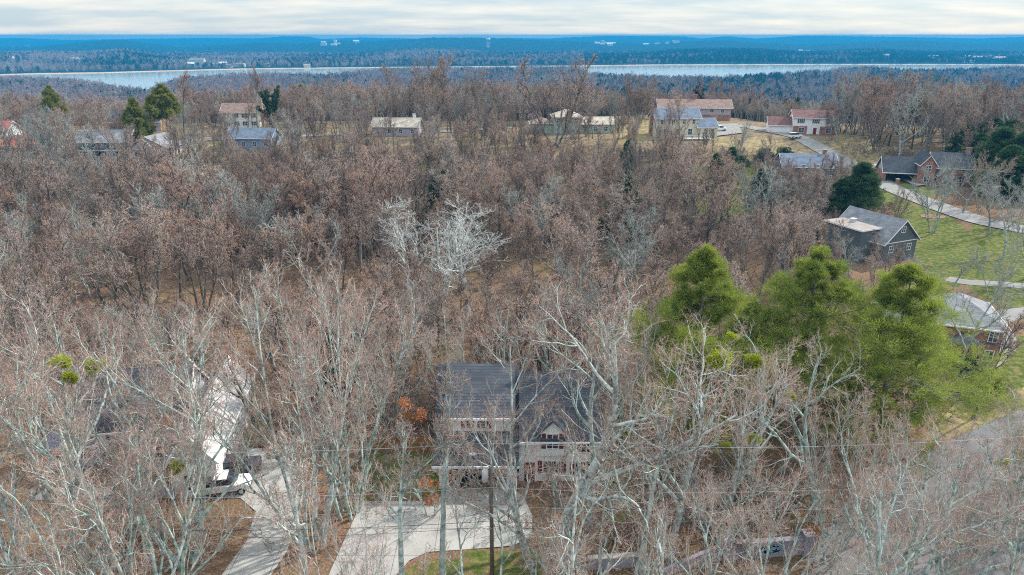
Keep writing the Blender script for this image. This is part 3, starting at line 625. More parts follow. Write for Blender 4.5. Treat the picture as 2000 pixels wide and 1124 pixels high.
print('protos'); import time as _t; _T0=_t.time()
PT = {}
def proto(key, *a, **k): PT[key] = bare_tree(*a, **k)
near = dict(matb=M['bark_pale'], matt=M['twig_pink'], matm=M['twig_pale'], q4=4, q5=2)
for i in range(3): proto(f'oak{i}', 11 + i, 22, 'oak', rmin=0.0135, dens=0.85, depth=5, **{**near, 'q4': 3})
for i in range(2): proto(f'fine{i}', 21 + i, 20, 'fine', rmin=0.012, dens=0.75, depth=5, **near)
for i in range(2): proto(f'vase{i}', 31 + i, 20, 'vase', rmin=0.012, dens=0.82, depth=5, **near)
proto('sap0', 41, 12, 'tall', M['bark_pale'], M['twig_pink'], 0.011, 0.8, 4, M['twig_pale'])
proto('sap1', 42, 9, 'shrub', M['bark_pale'], M['twig_pink'], 0.011, 0.8, 4, M['twig_pale'])
mid = dict(matb=M['bark_brown'], matt=M['twig_brown'], matm=M['bark_mid'], q4=3)
midg = dict(matb=M['bark_grey'], matt=M['twig_grey'], matm=M['bark_grey'], q4=3)
midr = dict(matb=M['bark_dark'], matt=M['twig_red'], matm=M['bark_mid'], q4=3)
for i in range(3): proto(f'mvase{i}', 51 + i, 18, 'vase', rmin=0.024, dens=0.9, depth=4 if i else 5, **(midr if i == 2 else mid))
for i in range(2): proto(f'mfine{i}', 61 + i, 17, 'fine', rmin=0.022, dens=0.8, depth=4, **(midr if i else mid))
for i in range(2): proto(f'mtall{i}', 71 + i, 20, 'tall', rmin=0.024, dens=0.95, depth=5, **(midr if i else mid))
proto('moak0', 75, 18, 'oak', rmin=0.024, dens=0.85, depth=5, matb=M['bark_dark'], matt=M['twig_brown'], matm=M['bark_mid'], q4=3)
proto('moak1', 76, 18, 'oak', rmin=0.024, dens=0.85, depth=5, **midr)
for i in range(2): proto(f'goak{i}', 81 + i, 17, 'oak', rmin=0.022, dens=0.8, depth=4, **midg)
proto('gvase0', 85, 17, 'vase', rmin=0.022, dens=0.9, depth=4, **midg)
proto('syc', 91, 20, 'oak', M['bark_white'], M['bark_white'], 0.020, 0.9, 4)
proto('brush', 95, 4, 'shrub', M['bark_brown'], M['twig_brown'], 0.013, 0.7, 4)
proto('far0', 97, 16, 'vase', M['twig_far'], M['twig_far'], 0.055, 0.62, 4)
proto('far1', 98, 16, 'oak', M['twig_far'], M['twig_far'], 0.055, 0.55, 4)
PT['pine0'] = pine_tree(101, 19.5, 6.6, M['pine'])
PT['pine1'] = pine_tree(102, 19.5, 7.2, M['pine'])
PT['pine2'] = pine_tree(103, 18.5, 7.6, M['pine'])
PT['cedar'] = pine_tree(104, 10, 3.0, M['cedar'], nwh=26, perwh=6, bl=0.36, bw=0.055, start=0.05, shape='cone', tuftn=6)
PT['olive'] = pine_tree(105, 12, 3.6, M['olive'], nwh=20, perwh=7, bl=0.34, bw=0.09, start=0.15, shape='cone')
PT['opine'] = pine_tree(106, 15, 4.2, M['olive'], nwh=16, perwh=6, bl=0.4, bw=0.09, start=0.4)
def far_clump(seed, leaf, cone):
    rng = np.random.RandomState(seed); n = 260
    u = unit(rng.normal(0, 1, (n, 3))) * rng.uniform(0.3, 1, (n, 1)) ** 0.5
    h = (u[:, 2] + 1) / 2
    rad = (1 - h) * 1.2 if cone else 1.0
    C = np.stack([u[:, 0] * 3.6 * rad, u[:, 1] * 3.6 * rad, 2 + h * 11], -1)
    v, f = tufts(rng, C, UP * np.ones((n, 3)) * 0.8, 1, 2.0 if not cone else 1.6, 0.22 if not cone else 0.9, 0.7)
    tr, tf = tubes(np.array([[[0, 0, -1], [0, 0, 6], [0, 0, 12.0]]]), np.array([[0.3, 0.2, 0.05]]), 4)
    return merge([(v, f, 0), (tr, tf, 1)], [leaf, M['bark_brown']], 'far')

# ------------------------------------------------------------------ houses
def wall_gable(root, x0, x1, y0, y1, h, rise, axis, m, z0=-2.5, name='wall'):
    mb = MB(); 
    if axis == 'x': ym = (y0 + y1) / 2; mb.extr([(y0, z0), (y1, z0), (y1, h), (ym, h + rise), (y0, h)], x0, x1, 'x')
    else: xm = (x0 + x1) / 2; mb.extr([(x0, z0), (x1, z0), (x1, h), (xm, h + rise), (x0, h)], y0, y1, 'y')
    return mb.build(name, m, root)
def roof_gable(root, x0, x1, y0, y1, h, rise, axis, m, ov=0.45, th=0.16, name='roof'):
    mb = MB(); a0, a1, p0, p1 = (x0, x1, y0, y1) if axis == 'x' else (y0, y1, x0, x1)
    pm = (p0 + p1) / 2; sl = rise / (pm - p0); e = h - ov * sl + 0.03; t = h + rise + 0.03
    mb.extr([(p0 - ov, e), (pm, t), (p1 + ov, e), (p1 + ov, e + th), (pm, t + th), (p0 - ov, e + th)], a0 - ov, a1 + ov, axis)
    r = mb.build(name, m, root)
    f = MB(); w_ = 0.05                                            # white rake boards and gutters
    for a in (a0 - ov - 0.04, a1 + ov - 0.005):
        f.extr([(p0 - ov, e - 0.06), (pm, t - 0.06), (pm, t + th + 0.015), (p0 - ov, e + th + 0.015)], a, a + w_, axis)
        f.extr([(pm, t - 0.06), (p1 + ov, e - 0.06), (p1 + ov, e + th + 0.015), (pm, t + th + 0.015)], a, a + w_, axis)
    for p in (p0 - ov - 0.10, p1 + ov):
        f.extr([(p, e - 0.05), (p + 0.10, e - 0.05), (p + 0.10, e + th * 0.8), (p, e + th * 0.8)], a0 - ov, a1 + ov, axis)
    f.build('roof_trim', M['trim'], r)
    return r
def roof_hip(root, x0, x1, y0, y1, h, rise, m, ov=0.45):
    x0 -= ov; x1 += ov; y0 -= ov; y1 += ov; mb = MB(); hw = min(x1 - x0, y1 - y0) / 2
    if x1 - x0 >= y1 - y0: r0, r1 = (x0 + hw, (y0 + y1) / 2), (x1 - hw, (y0 + y1) / 2)
    else: r0, r1 = ((x0 + x1) / 2, y0 + hw), ((x0 + x1) / 2, y1 - hw)
    z = h - 0.1; t = h + rise
    mb.poly([(x0, y0, z), (x1, y0, z), (x1, y1, z), (x0, y1, z), (r0[0], r0[1], t), (r1[0], r1[1], t)],
            [(0, 1, 5, 4), (1, 2, 5), (2, 3, 4, 5), (3, 0, 4), (3, 2, 1, 0)] if x1 - x0 >= y1 - y0 else [(0, 1, 4), (1, 2, 5, 4), (2, 3, 5), (3, 0, 4, 5), (3, 2, 1, 0)])
    r = mb.build('roof', m, root)
    g = MB()
    g.box(x0 - .02, x1 + .02, y0 - .1, y0 - .02, z - .14, z + .05); g.box(x0 - .02, x1 + .02, y1 + .02, y1 + .1, z - .14, z + .05)
    g.box(x0 - .1, x0 - .02, y0 - .02, y1 + .02, z - .14, z + .05); g.box(x1 + .02, x1 + .1, y0 - .02, y1 + .02, z - .14, z + .05)
    g.build('gutter', M['trim'], r)
    return r
def wall_box(root, x0, x1, y0, y1, h, m, z0=-2.5): return MB().box(x0, x1, y0, y1, z0, h).build('wall', m, root)
def onface(face, p, c, z, dep, half, hz):
    """box centred at c along the face plane p, proud by dep"""
    mb = MB()
    if face == 'f': mb.box(c - half, c + half, p - dep, p, z - hz, z + hz)
    elif face == 'b': mb.box(c - half, c + half, p, p + dep, z - hz, z + hz)
    elif face == 'r': mb.box(p, p + dep, c - half, c + half, z - hz, z + hz)
    else: mb.box(p - dep, p, c - half, c + half, z - hz, z + hz)
    return mb
def window(root, face, p, c, z, w_=1.0, h_=1.3, sh=None, bars=True, frame='trim'):
    """p = coordinate of the wall plane"""
    s = {'f': -1, 'b': 1, 'r': 1, 'l': -1}[face]; mb = MB()
    def bx(a0, a1, z0, z1, d0, d1):
        q0, q1 = sorted((p + s * d0, p + s * d1))
        if face in 'fb': mb.box(a0, a1, q0, q1, z0, z1)
        else: mb.box(q0, q1, a0, a1, z0, z1)
    W, H = w_ / 2, h_ / 2; f = 0.09
    bx(c - W - f, c - W, z - H - f, z + H + f, 0.003, 0.07); bx(c + W, c + W + f, z - H - f, z + H + f, 0.003, 0.07)
    bx(c - W, c + W, z + H, z + H + f, 0.003, 0.07); bx(c - W, c + W, z - H - f, z - H, 0.003, 0.09)
    if bars:
        bx(c - W, c + W, z - 0.03, z + 0.03, 0.02, 0.06)
        if w_ > 0.8: bx(c - 0.03, c + 0.03, z + 0.03, z + H, 0.02, 0.06); bx(c - 0.03, c + 0.03, z - H, z - 0.03, 0.02, 0.06)
    fr = mb.build('window', M[frame], root)
    onface(face, p, c, z, 0.018, W, H).build('pane', M['glass'], fr)
    if sh:
        for k in (-1, 1): onface(face, p, c + k * (W + f + 0.24), z, 0.05, 0.2, H + 0.05).build('shutter', M[sh], root)
    return fr
def door(root, face, p, c, w_=1.0, h_=2.1, m='shutter_red', name='door', z=0.0):
    d = onface(face, p, c, z + h_ / 2, 0.05, w_ / 2, h_ / 2).build(name, M[m], root)
    s = {'f': -1, 'b': 1, 'r': 1, 'l': -1}[face]; q = p + s * 0.05; mb = MB()
    def bx(a0, a1, z0, z1, d1):
        q0, q1 = sorted((q, q + s * d1))
        if face in 'fb': mb.box(a0, a1, q0, q1, z0, z1)
        else: mb.box(q0, q1, a0, a1, z0, z1)
    if name == 'door': bx(c + w_ * .33, c + w_ * .40, z + 1.0, z + 1.12, 0.06); mb.build('handle', M['metal'], d)
    else:
        for k in range(1, 4): bx(c - w_ / 2 + .1, c + w_ / 2 - .1, z + h_ * k / 4 - .015, z + h_ * k / 4 + .015, 0.012)
        mb.build('panel_ribs', M['trim'], d)
    return d
def chimney(roof, x, y, w_, d_, z0, z1, m='brick'):
    c = MB().box(x - w_ / 2, x + w_ / 2, y - d_ / 2, y + d_ / 2, z0, z1).box(x - w_ / 2 - .08, x + w_ / 2 + .08, y - d_ / 2 - .08, y + d_ / 2 + .08, z1, z1 + 0.15)
    o = c.build('chimney', M[m], roof)
    return o
def at(px, py, dx=0, dy=0):
    x, y, z = G(px, py); return (x + dx, y + dy, tz(x + dx, y + dy))
KEEP = []                                        # ground polygons without trees
def keepbox(loc, rz, x0, x1, y0, y1, mrg=1.5):
    c, s = math.cos(rz), math.sin(rz)
    KEEP.append([(loc[0] + c * a - s * b_, loc[1] + s * a + c * b_) for a, b_ in ((x0 - mrg, y0 - mrg), (x1 + mrg, y0 - mrg), (x1 + mrg, y1 + mrg), (x0 - mrg, y1 + mrg))])

# --- house with the garage, middle of the picture (origin: middle of the garage front)
def centre_house():
    loc = at(935, 956); h = thing('house', 'white house with charcoal roof and open garage behind the wooden utility pole', 'house', loc)
    keepbox(loc, 0, -4, 14, 0, 9, 0.5)
    X0, X1 = -3.7, 3.6
    w1 = MB().box(X0, X0 + 1.0, 0, 0.3, -1, 3.2).box(X1 - 1.1, X1, 0, 0.3, -1, 3.2).box(X0 + 1.0, X1 - 1.1, 0, 0.3, 2.35, 3.2)
    w1.extr([(0.3, -1), (7.0, -1), (7.0, 9.0), (0.3, 3.2)], X0, X0 + 0.2, 'x'); w1.extr([(0.3, -1), (7.0, -1), (7.0, 9.0), (0.3, 3.2)], X1 - 0.2, X1, 'x')
    w1.build('wall', M['white'], h)
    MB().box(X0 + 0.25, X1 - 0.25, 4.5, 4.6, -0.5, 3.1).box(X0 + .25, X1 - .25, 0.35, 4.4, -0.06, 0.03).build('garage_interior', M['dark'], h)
    MB().box(X0 + 0.9, X1 - 1.0, -0.10, -0.004, 2.28, 2.55).box(X0 + 0.9, X0 + 1.0, -0.06, -0.004, 0, 2.28).box(X1 - 1.1, X1 - 1.0, -0.06, -0.004, 0, 2.28).build('garage_door_surround', M['shutter_red'], h)
    MB().box(X0 + 1.0, X1 - 1.1, 0.12, 0.18, 1.75, 2.35).build('garage_door', M['shutter_red'], h)
    sl = (9.3 - 3.2) / 7.0
    r = MB(); r.extr([(-0.55, 3.2 - .55 * sl), (7.0, 9.3), (14.0, 3.2), (14.0, 3.36), (7.0, 9.48), (-0.55, 3.36 - .55 * sl)], X0 - .45, X1 + .2, 'x')
    rf = r.build('roof', M['roof_dark'], h)
    e = 3.2 - .55 * sl
    MB().box(X0 - .48, X1 + .2, -0.66, -0.56, e - .02, e + .17).build('gutter', M['trim'], rf)
    # shed dormer with its pair of windows
    DX0, DX1, dy_, dz0, dz1 = X0 + .9, X1 - .6, 1.95, 4.8, 6.75
    dm = MB().box(DX0, DX1, dy_, dy_ + .25, dz0, dz1).extr([(dy_ + .25, dz0), (6.6, dz0 + .4), (6.6, 8.9), (dy_ + .25, dz1)], DX0, DX0 + .2, 'x').extr([(dy_ + .25, dz0), (6.6, dz0 + .4), (6.6, 8.9), (dy_ + .25, dz1)], DX1 - .2, DX1, 'x').build('dormer', M['white'], h)
    MB().extr([(dy_ - .5, dz1 - .2), (7.0, 9.42), (7.0, 9.6), (dy_ - .5, dz1)], DX0 - .45, DX1 + .45, 'x').build('dormer_roof', M['roof_dark'], dm)
    MB().box(DX0 - .46, DX1 + .46, dy_ - .6, dy_ - .51, dz1 - .22, dz1 - .03).build('dormer_gutter', M['trim'], dm)
    for c in (-0.45, 0.55): window(h, 'f', dy_, c - .3, 5.95, 0.75, 1.15)
    for c in (-1.45, 0.85 + .12): MB().box(c - .2, c + .2, dy_ - .05, dy_ - .003, 5.35, 6.55).build('shutter', M['shutter_red'], h)
    # main body to the right
    B0, B1 = X1 + 0.0, X1 + 7.6
    MB().extr([(1.2, -1), (9.5, -1), (9.5, 5.0), (5.35, 9.3), (1.2, 5.0)], B0 + .21, B1, 'x').build('wall', M['white'], h)
    rr = MB().extr([(0.7, 4.55), (5.35, 9.4), (10.0, 4.55), (10.0, 4.72), (5.35, 9.62), (0.7, 4.72)], B0 + .21, B1 + .4, 'x').build('roof', M['roof_dark'], h)
    MB().box(B0 + .21, B1 + .4, 0.6, 0.69, 4.5, 4.68).build('gutter', M['trim'], rr)
    gx = B0 + 3.3                                                # wall gable with the tall window
    MB().extr([(gx - 1.1, 3.0), (gx + 1.1, 3.0), (gx + 1.1, 5.6), (gx, 6.7), (gx - 1.1, 5.6)], 0.95, 5.0, 'y').build('gable', M['white'], h)
    MB().extr([(gx - 1.45, 5.3), (gx, 6.78), (gx + 1.45, 5.3), (gx + 1.45, 5.45), (gx, 6.95), (gx - 1.45, 5.45)], 0.65, 5.3, 'y').build('gable_roof', M['roof_dark'], h)
    window(h, 'f', 0.95, gx, 4.6, 1.0, 1.5, 'shutter_red')
    window(h, 'f', 1.2, gx, 1.6, 1.6, 1.3, 'shutter_red'); window(h, 'f', 1.2, B1 - 1.6, 3.9, 0.9, 1.2, 'shutter_red'); window(h, 'f', 1.2, B1 - 1.6, 1.5, 0.9, 1.3, 'shutter_red')
    door(h, 'f', 1.2, B0 + 1.2)
centre_house()

def left_house():
    loc = (-35.0, 57.5, tz(-35, 57.5)); rz = R(9); h = thing('house', 'dark roofed house with a long pale roofed wing beside the long driveway', 'house', loc, rz)
    keepbox(loc, rz, -11, 8, -6, 12, .5)
    wall_gable(h, -5.2, 3.0, 0, 8.6, 4.6, 3.9, 'x', M['white']); r = roof_gable(h, -5.2, 2.9, 0, 8.6, 4.6, 3.9, 'x', M['roof_dark'], 0.5)
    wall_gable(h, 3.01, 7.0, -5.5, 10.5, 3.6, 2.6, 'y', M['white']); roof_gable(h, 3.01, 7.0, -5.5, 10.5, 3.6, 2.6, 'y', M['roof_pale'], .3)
    for c in (-2, 2, 6.5): window(h, 'r', 7.0, c, 1.6, 1.1, 1.2)
    window(h, 'f', -5.5, 5.0, 1.6, 1.8, 1.4)
    MB().box(-5.0, 2.9, -.12, -.003, -1, 2.6).build('brick_facing', M['lilac'], h)
    wall_box(h, -10.5, -5.21, 0.8, 7.5, 2.6, M['lilac']); roof_hip(h, -10.5, -5.21, 0.8, 7.5, 2.65, 2.2, M['roof_blue'], .5)
    for c in (-3.8, 0.0): window(h, 'f', -.12, c, 1.5, 1.2, 1.3, 'shutter_blue')
    for c in (-3.8, 0.0): window(h, 'f', 0, c, 3.7, 1.0, 0.9)
    for c in (-9.2, -6.8): window(h, 'f', 0.8, c, 1.5, 1.0, 1.2)
    gx = -1.8
    MB().extr([(gx - 1.3, 4.3), (gx + 1.3, 4.3), (gx + 1.3, 5.9), (gx, 7.0), (gx - 1.3, 5.9)], 0.6, 4.5, 'y').build('dormer', M['white'], h)
    MB().extr([(gx - 1.6, 5.65), (gx, 7.1), (gx + 1.6, 5.65), (gx + 1.6, 5.8), (gx, 7.28), (gx - 1.6, 5.8)], 0.3, 4.6, 'y').build('dormer_roof', M['roof_dark'], h)
    window(h, 'f', 0.6, gx, 5.1, 0.9, 1.1)
    door(h, 'f', -.12, -1.6); 
left_house()

def dark_gable_house():
    loc = at(1752, 512); rz = R(24); h = thing('house', 'dark sided gable house with white rake boards and weathered flat roof section', 'house', loc, rz)
    h.scale = (.88, .88, .88); keepbox(loc, rz, -7, 7, 0, 15)
    wall_gable(h, -4.8, 4.8, 0, 13, 4.6, 4.2, 'y', M['greyside']); r = roof_gable(h, -4.8, 4.8, 0, 13, 4.6, 4.2, 'y', M['roof_grey'], .5)
    window(h, 'f', 0, 0, 6.9, 1.1, 1.1); MB().box(-4.8, 4.8, -.06, -.003, 4.3, 4.45).build('wall_band', M['trim'], h)
    for c in (-2.6, 2.6): window(h, 'f', 0, c, 3.0, 1.1, 1.3)
    sl = MB().box(-8.2, -1.2, 3.0, 12.6, 6.6, 6.85).build('flat_roof', M['roof_flat'], h)
    MB().box(-8.25, -1.15, 2.9, 2.98, 6.55, 6.9).box(-8.3, -8.22, 2.9, 12.6, 6.55, 6.9).build('roof_trim', M['trim'], sl)
    wall_box(h, -8.0, -4.81, 3.2, 12.4, 6.6, M['greyside'])
    MB().box(-4.6, -3.6, 8.4, 9.3, 6.85, 7.5).box(-4.75, -3.45, 8.3, 9.4, 7.5, 7.62).build('roof_vent', M['metal'], sl)
    wall_gable(h, 4.81, 10.5, 6.5, 12.5, 3.0, 2.4, 'x', M['greyside']); roof_gable(h, 4.9, 10.5, 6.5, 12.5, 3.0, 2.4, 'x', M['roof_dark'], .4)
dark_gable_house()

def right_brick_house():
    loc = at(1872, 708); rz = R(-20); h = thing('house', 'red brick house with grey hip roof beside the curved driveway, behind the white pines', 'house', loc, rz)
    keepbox(loc, rz, -5, 5, -1, 12)
    wall_box(h, -4.2, 4.0, 0, 9.5, 5.2, M['brick']); roof_hip(h, -4.2, 4.0, 0, 9.5, 5.2, 2.4, M['roof_grey'], .6)
    MB().box(-1.4, 1.6, -1.2, -.01, -1, 3.0).build('entry_bay', M['brick'], h)
    MB().extr([(-1.8, 3.0), (2.0, 3.0), (0.1, 4.3)], -1.5, 1.2, 'y').build('entry_roof', M['roof_grey'], h)
    for c in (-3.0, 3.0): window(h, 'f', 0, c, 4.0, .9, 1.3); window(h, 'f', 0, c, 1.4, .9, 1.4)
    for c in (2.5, 6.0): window(h, 'r', 4.0, c, 3.9, .9, 1.3)
    MB().box(-4.4, 4.2, -0.35, -.02, 3.2, 3.3).build('belt_roof', M['shutter_blue'], h)
    door(h, 'f', -1.2, 0.1, z=0.2); wall_box(h, -8.8, -4.21, 4, 11, 2.8, M['brick']); roof_hip(h, -8.8, -4.21, 4, 11, 2.8, 1.6, M['roof_grey'], .5)
right_brick_house()

def upper_brick_house():
    loc = at(1800, 362); rz = R(-14); h = thing('house', 'red brick house with dark roof and carport opening behind the white car', 'house', loc, rz)
    keepbox(loc, rz, -9, 13, -4, 11)
    # garage wing
    w_ = MB().box(-9.0, -8.4, 2.2, 2.5, -2, 2.9).box(-1.5, -1.0, 2.2, 2.5, -2, 2.9).box(-8.4, -1.5, 2.2, 2.5, 2.4, 2.9).box(-9, -8.8, 2.5, 9.5, -2, 2.9).box(-9, -1, 9.3, 9.5, -2, 2.9)
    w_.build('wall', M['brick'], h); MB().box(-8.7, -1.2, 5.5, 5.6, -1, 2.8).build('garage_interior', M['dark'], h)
    roof_gable(h, -9.0, -0.6, 2.2, 9.5, 2.9, 3.3, 'x', M['roof_dark'], .5)
    MB().extr([(2.2, 2.9), (9.5, 2.9), (5.85, 6.15)], -9.0, -8.85, 'x').build('gable', M['lilac'], h)
    wall_gable(h, -1.0, 2.6, 0, 9, 5.4, 2.3, 'y', M['brick']); roof_gable(h, -1.0, 2.6, 0, 9, 5.4, 2.3, 'y', M['roof_dark'], .35)
    wall_gable(h, 2.61, 12, 1.6, 9.6, 4.6, 3.2, 'x', M['brick']); r = roof_gable(h, 2.61, 12, 1.6, 9.6, 4.6, 3.2, 'x', M['roof_dark'], .4)
    wall_gable(h, 3.4, 6.4, -1.2, 3, 3.0, 2.0, 'y', M['brick']); roof_gable(h, 3.4, 6.4, -1.2, 3, 3.0, 2.0, 'y', M['roof_grey'], .3)
    window(h, 'f', 0, .8, 4.4, 1.2, 1.5); window(h, 'f', 0, .8, 1.6, 1.2, 1.5); window(h, 'f', -1.2, 4.9, 1.6, 1.0, 1.9); window(h, 'f', 1.6, 9, 1.6, 1.2, 1.4)
    chimney(r, 11.2, 5.6, 1.1, .8, 6, 9.2)
upper_brick_house()

def maroon_house():
    loc = at(1590, 263); rz = R(-13); h = thing('house', 'white two storey house with maroon roof and garage wing above the street bend', 'house', loc, rz)
    keepbox(loc, rz, -15, 8, -4, 10)
    wall_gable(h, -7, 7, 0, 8.5, 5.4, 1.9, 'x', M['white']); r = roof_gable(h, -7, 7, 0, 8.5, 5.4, 1.9, 'x', M['roof_maroon'], .5)
    MB().box(-6.9, -2.5, -.12, -.004, -1.5, 2.6).box(1.5, 6.9, -.12, -.004, -1.5, 2.6).build('brick_facing', M['brick'], h)
    for c in (-4.6, 0, 4.4): window(h, 'f', 0, c, 4.2, 1.1, 1.2, 'dark' if False else 'shutter_blue')
    window(h, 'f', -.12, -4.2, 1.3, 1.6, 1.5); window(h, 'f', -.12, 4.2, 1.3, 1.6, 1.5); door(h, 'f', 0, 0)
    wall_gable(h, -14.5, -7.01, 1, 8, 2.7, 2.2, 'x', M['white']); roof_gable(h, -14.5, -7.3, 1, 8, 2.7, 2.2, 'x', M['roof_maroon'], .5)
    door(h, 'f', 1, -10.6, 4.8, 2.3, 'trim', 'garage_door')
    chimney(r, 7.5, 3.6, .9, 1.3, -2, 8.0); 
maroon_house()

def brown_roof_house():
    loc = at(1404, 236); rz = R(-6); h = thing('house', 'long house with brown roof and sunlit tan gable end behind the cream house', 'house', loc, rz)
    keepbox(loc, rz, -24, 6, -2, 10)
    wall_gable(h, -23, 4, 0, 9, 5.0, 2.4, 'x', M['lilac']); r = roof_gable(h, -23, 4, 0, 9, 5.0, 2.4, 'x', M['roof_brown'], .8)
    MB().extr([(0.1, -2), (8.9, -2), (8.9, 4.9), (4.5, 7.2), (0.1, 4.9)], 4.003, 4.2, 'x').build('brick_facing', M['brick_tan'], h)
    MB().box(-22, 3.9, -.1, -.004, -2, 2.2).build('brick_facing', M['brick'], h)
    for c in (-18, -14, -9, -3, 1): window(h, 'f', 0, c, 3.6, 1.3, 1.2)
    for c in (2.2, 4.5, 6.8): window(h, 'r', 4.2, c, 3.6, 1.0, 1.5)
    chimney(r, -9, 5, 1.6, 1.0, 6.5, 9.2)
brown_roof_house()

def cream_house():
    loc = at(1335, 268); rz = R(4); h = thing('house', 'cream two storey house with grey roof and white rear deck', 'house', loc, rz)
    keepbox(loc, rz, -12, 11, -5, 10)
    wall_gable(h, -9.5, 5.0, 0, 8.5, 6.0, 2.6, 'x', M['cream']); r = roof_gable(h, -9.5, 5.0, 0, 8.5, 6.0, 2.6, 'x', M['roof_blue'], .5)
    wall_gable(h, 5.01, 10.5, -1.5, 6.5, 3.2, 2.4, 'x', M['cream']); roof_gable(h, 4.2, 10.5, -1.5, 6.5, 3.2, 2.4, 'x', M['roof_blue'], .4)
    for c in (-7.5, -3.8, -0.2, 3): window(h, 'f', 0, c, 4.8, .9, 1.3)
    for c in (-6, -2, 2): window(h, 'f', 0, c, 1.6, 1.3, 1.8)
    for c in (6.6, 9): window(h, 'f', -1.5, c, 1.8, 1.0, 1.5)
    d = MB().box(-1.5, 7.5, -4.6, -1.51, -0.15, 0.05)
    for x in (-1.4, 1.5, 4.5, 7.3): d.box(x - .08, x + .08, -4.55, -4.4, -2.6, -.15)
    dk = d.build('deck', M['trim'], h)
    rl = MB().box(-1.5, 7.5, -4.6, -4.52, .95, 1.05)
    for k in range(31): rl.box(-1.5 + k * .3 - .03, -1.5 + k * .3 + .03, -4.58, -4.54, .05, .95)
    rl.build('railing', M['trim'], dk)
    chimney(r, -9.9, 4, .8, 1.4, -2, 9.4)
cream_house()

def sage_house():
    loc = at(1108, 262); rz = R(2); h = thing('house', 'sage green house with brick chimney and low tan roofed wing', 'house', loc, rz)
    keepbox(loc, rz, -13, 16, -2, 10)
    wall_box(h, -4.6, 4.4, 0, 8, 5.6, M['sage']); r = roof_hip(h, -4.6, 4.4, 0, 8, 5.6, 2.0, M['roof_tan'], .5)
    wall_box(h, 4.41, 15.5, 1, 8, 3.1, M['sage']); roof_gable(h, 4.9, 15.5, 1, 8, 3.1, 1.8, 'x', M['roof_tan'], .5)
    wall_box(h, -12, -4.61, 1, 8, 3.4, M['sage']); roof_hip(h, -12, -4.61, 1, 8, 3.4, 1.5, M['roof_brown'], .5)
    chimney(r, 0.6, -.5, 1.1, .9, -2, 7.6)
    for c in (-3, 2.9): window(h, 'f', 0, c, 4.4, 1.1, 1.0)
    window(h, 'f', 0, -3, 1.4, 1.1, 1.2)
    for c in (6.2, 9.5, 13): window(h, 'f', 1, c, 1.5, 1.2, 1.4)
sage_house()

def simple_house(px, py, rz, label, Wd, Dp, Hh, rise, wm_, rm, wins=3, storeys=1, chim=None, axis='x', sh=None, endmat=None, wing=None):
    loc = at(px, py); rz = R(rz); h = thing('house', label, 'house', loc, rz); keepbox(loc, rz, -Wd / 2, Wd / 2, -1, Dp, 2)
    x0, x1 = -Wd / 2, Wd / 2
    wall_gable(h, x0, x1, 0, Dp, Hh, rise, axis, M[wm_]); r = roof_gable(h, x0, x1, 0, Dp, Hh, rise, axis, M[rm], .5)
    if endmat: MB().extr([(0.1, -2), (Dp - .1, -2), (Dp - .1, Hh - .1), (Dp / 2, Hh + rise - .2), (0.1, Hh - .1)], x1 + .003, x1 + .12, 'x').build('gable_facing', M[endmat], h)
    for s_ in range(storeys):
        for k in range(wins): window(h, 'f', 0, x0 + (k + .5) * Wd / wins, 1.5 + 2.7 * s_, 1.0, 1.3, sh)
    if chim: chimney(r, chim[0], chim[1], .9, .8, -1, Hh + rise + 1.1, chim[2])
    if wing:
        wx, wd_, wh, wrise, wrm = wing
        wall_gable(h, wx, wx + wd_, -.8, Dp - 1, wh, wrise, 'x', M[wm_]); roof_gable(h, wx, wx + wd_, -.8, Dp - 1, wh, wrise, 'x', M[wrm], .4)
        window(h, 'f', -.8, wx + wd_ / 2, 1.5, 1.2, 1.3)
    return h
simple_house(472, 250, 3, 'two storey house with brown roof, dark shutters and tall sunlit chimney', 13, 8, 5.4, 2.6, 'white', 'roof_brown', 4, 2, (6.9, 2.5, 'brick_tan'), sh='shutter_green', endmat='cream')
simple_house(488, 292, -4, 'blue sided house with blue-grey roof in front of the brown roofed house', 14, 8, 3.4, 2.4, 'blue', 'roof_blue', 4, 1, None)
h14 = simple_house(205, 312, 4, 'long grey two storey house with porch, left of the truss gabled house', 15, 9, 5.2, 2.8, 'greyside', 'roof_grey', 5, 2, None)
pr = MB().box(-8, 6, -3.2, -.01, 2.7, 2.9).build('porch_roof', M['roof_blue'], h14)
for x in (-7.8, -4.5, -1, 2.5, 5.8): MB().box(x - .08, x + .08, -3.1, -2.95, -2, 2.7).build('porch_post', M['trim'], pr)
h15 = simple_house(292, 312, -6, 'grey house with open white truss gable facing the wood', 12, 9, 3.6, 3.0, 'lilac', 'roof_grey', 3, 1, None, axis='y')
tg = MB()
for a, b_ in (((-3.4, 3.0), (0, 6.2)), ((0, 6.2), (3.4, 3.0)), ((-3.4, 3.0), (3.4, 3.0)), ((0, 3.0), (0, 6.2)), ((0, 3.0), (1.8, 4.5)), ((0, 3.0), (-1.8, 4.5)), ((-3.3, -2), (-3.3, 3)), ((3.3, -2), (3.3, 3))):
    tg.tube([(a[0], -1.6, a[1]), (b_[0], -1.6, b_[1])], .11, 4)
tg.build('truss_gable', M['trim'], h15)
simple_house(262, 258, 2, 'dark roofed house with sunlit tan brick gable, behind the grey houses', 18, 8, 3.6, 3.0, 'lilac', 'roof_dark', 4, 1, None, endmat='brick_tan')
simple_house(30, 318, 8, 'cream house with red metal roof at the left edge', 11, 8, 4.6, 2.6, 'cream', 'roof_red', 3, 2, None, wing=(5.6, 5, 3, 1.6, 'roof_red'))
simple_house(-20, 292, 0, 'white gabled house beyond the red roofed house', 12, 8, 5, 3, 'white', 'roof_red', 3, 2, None)
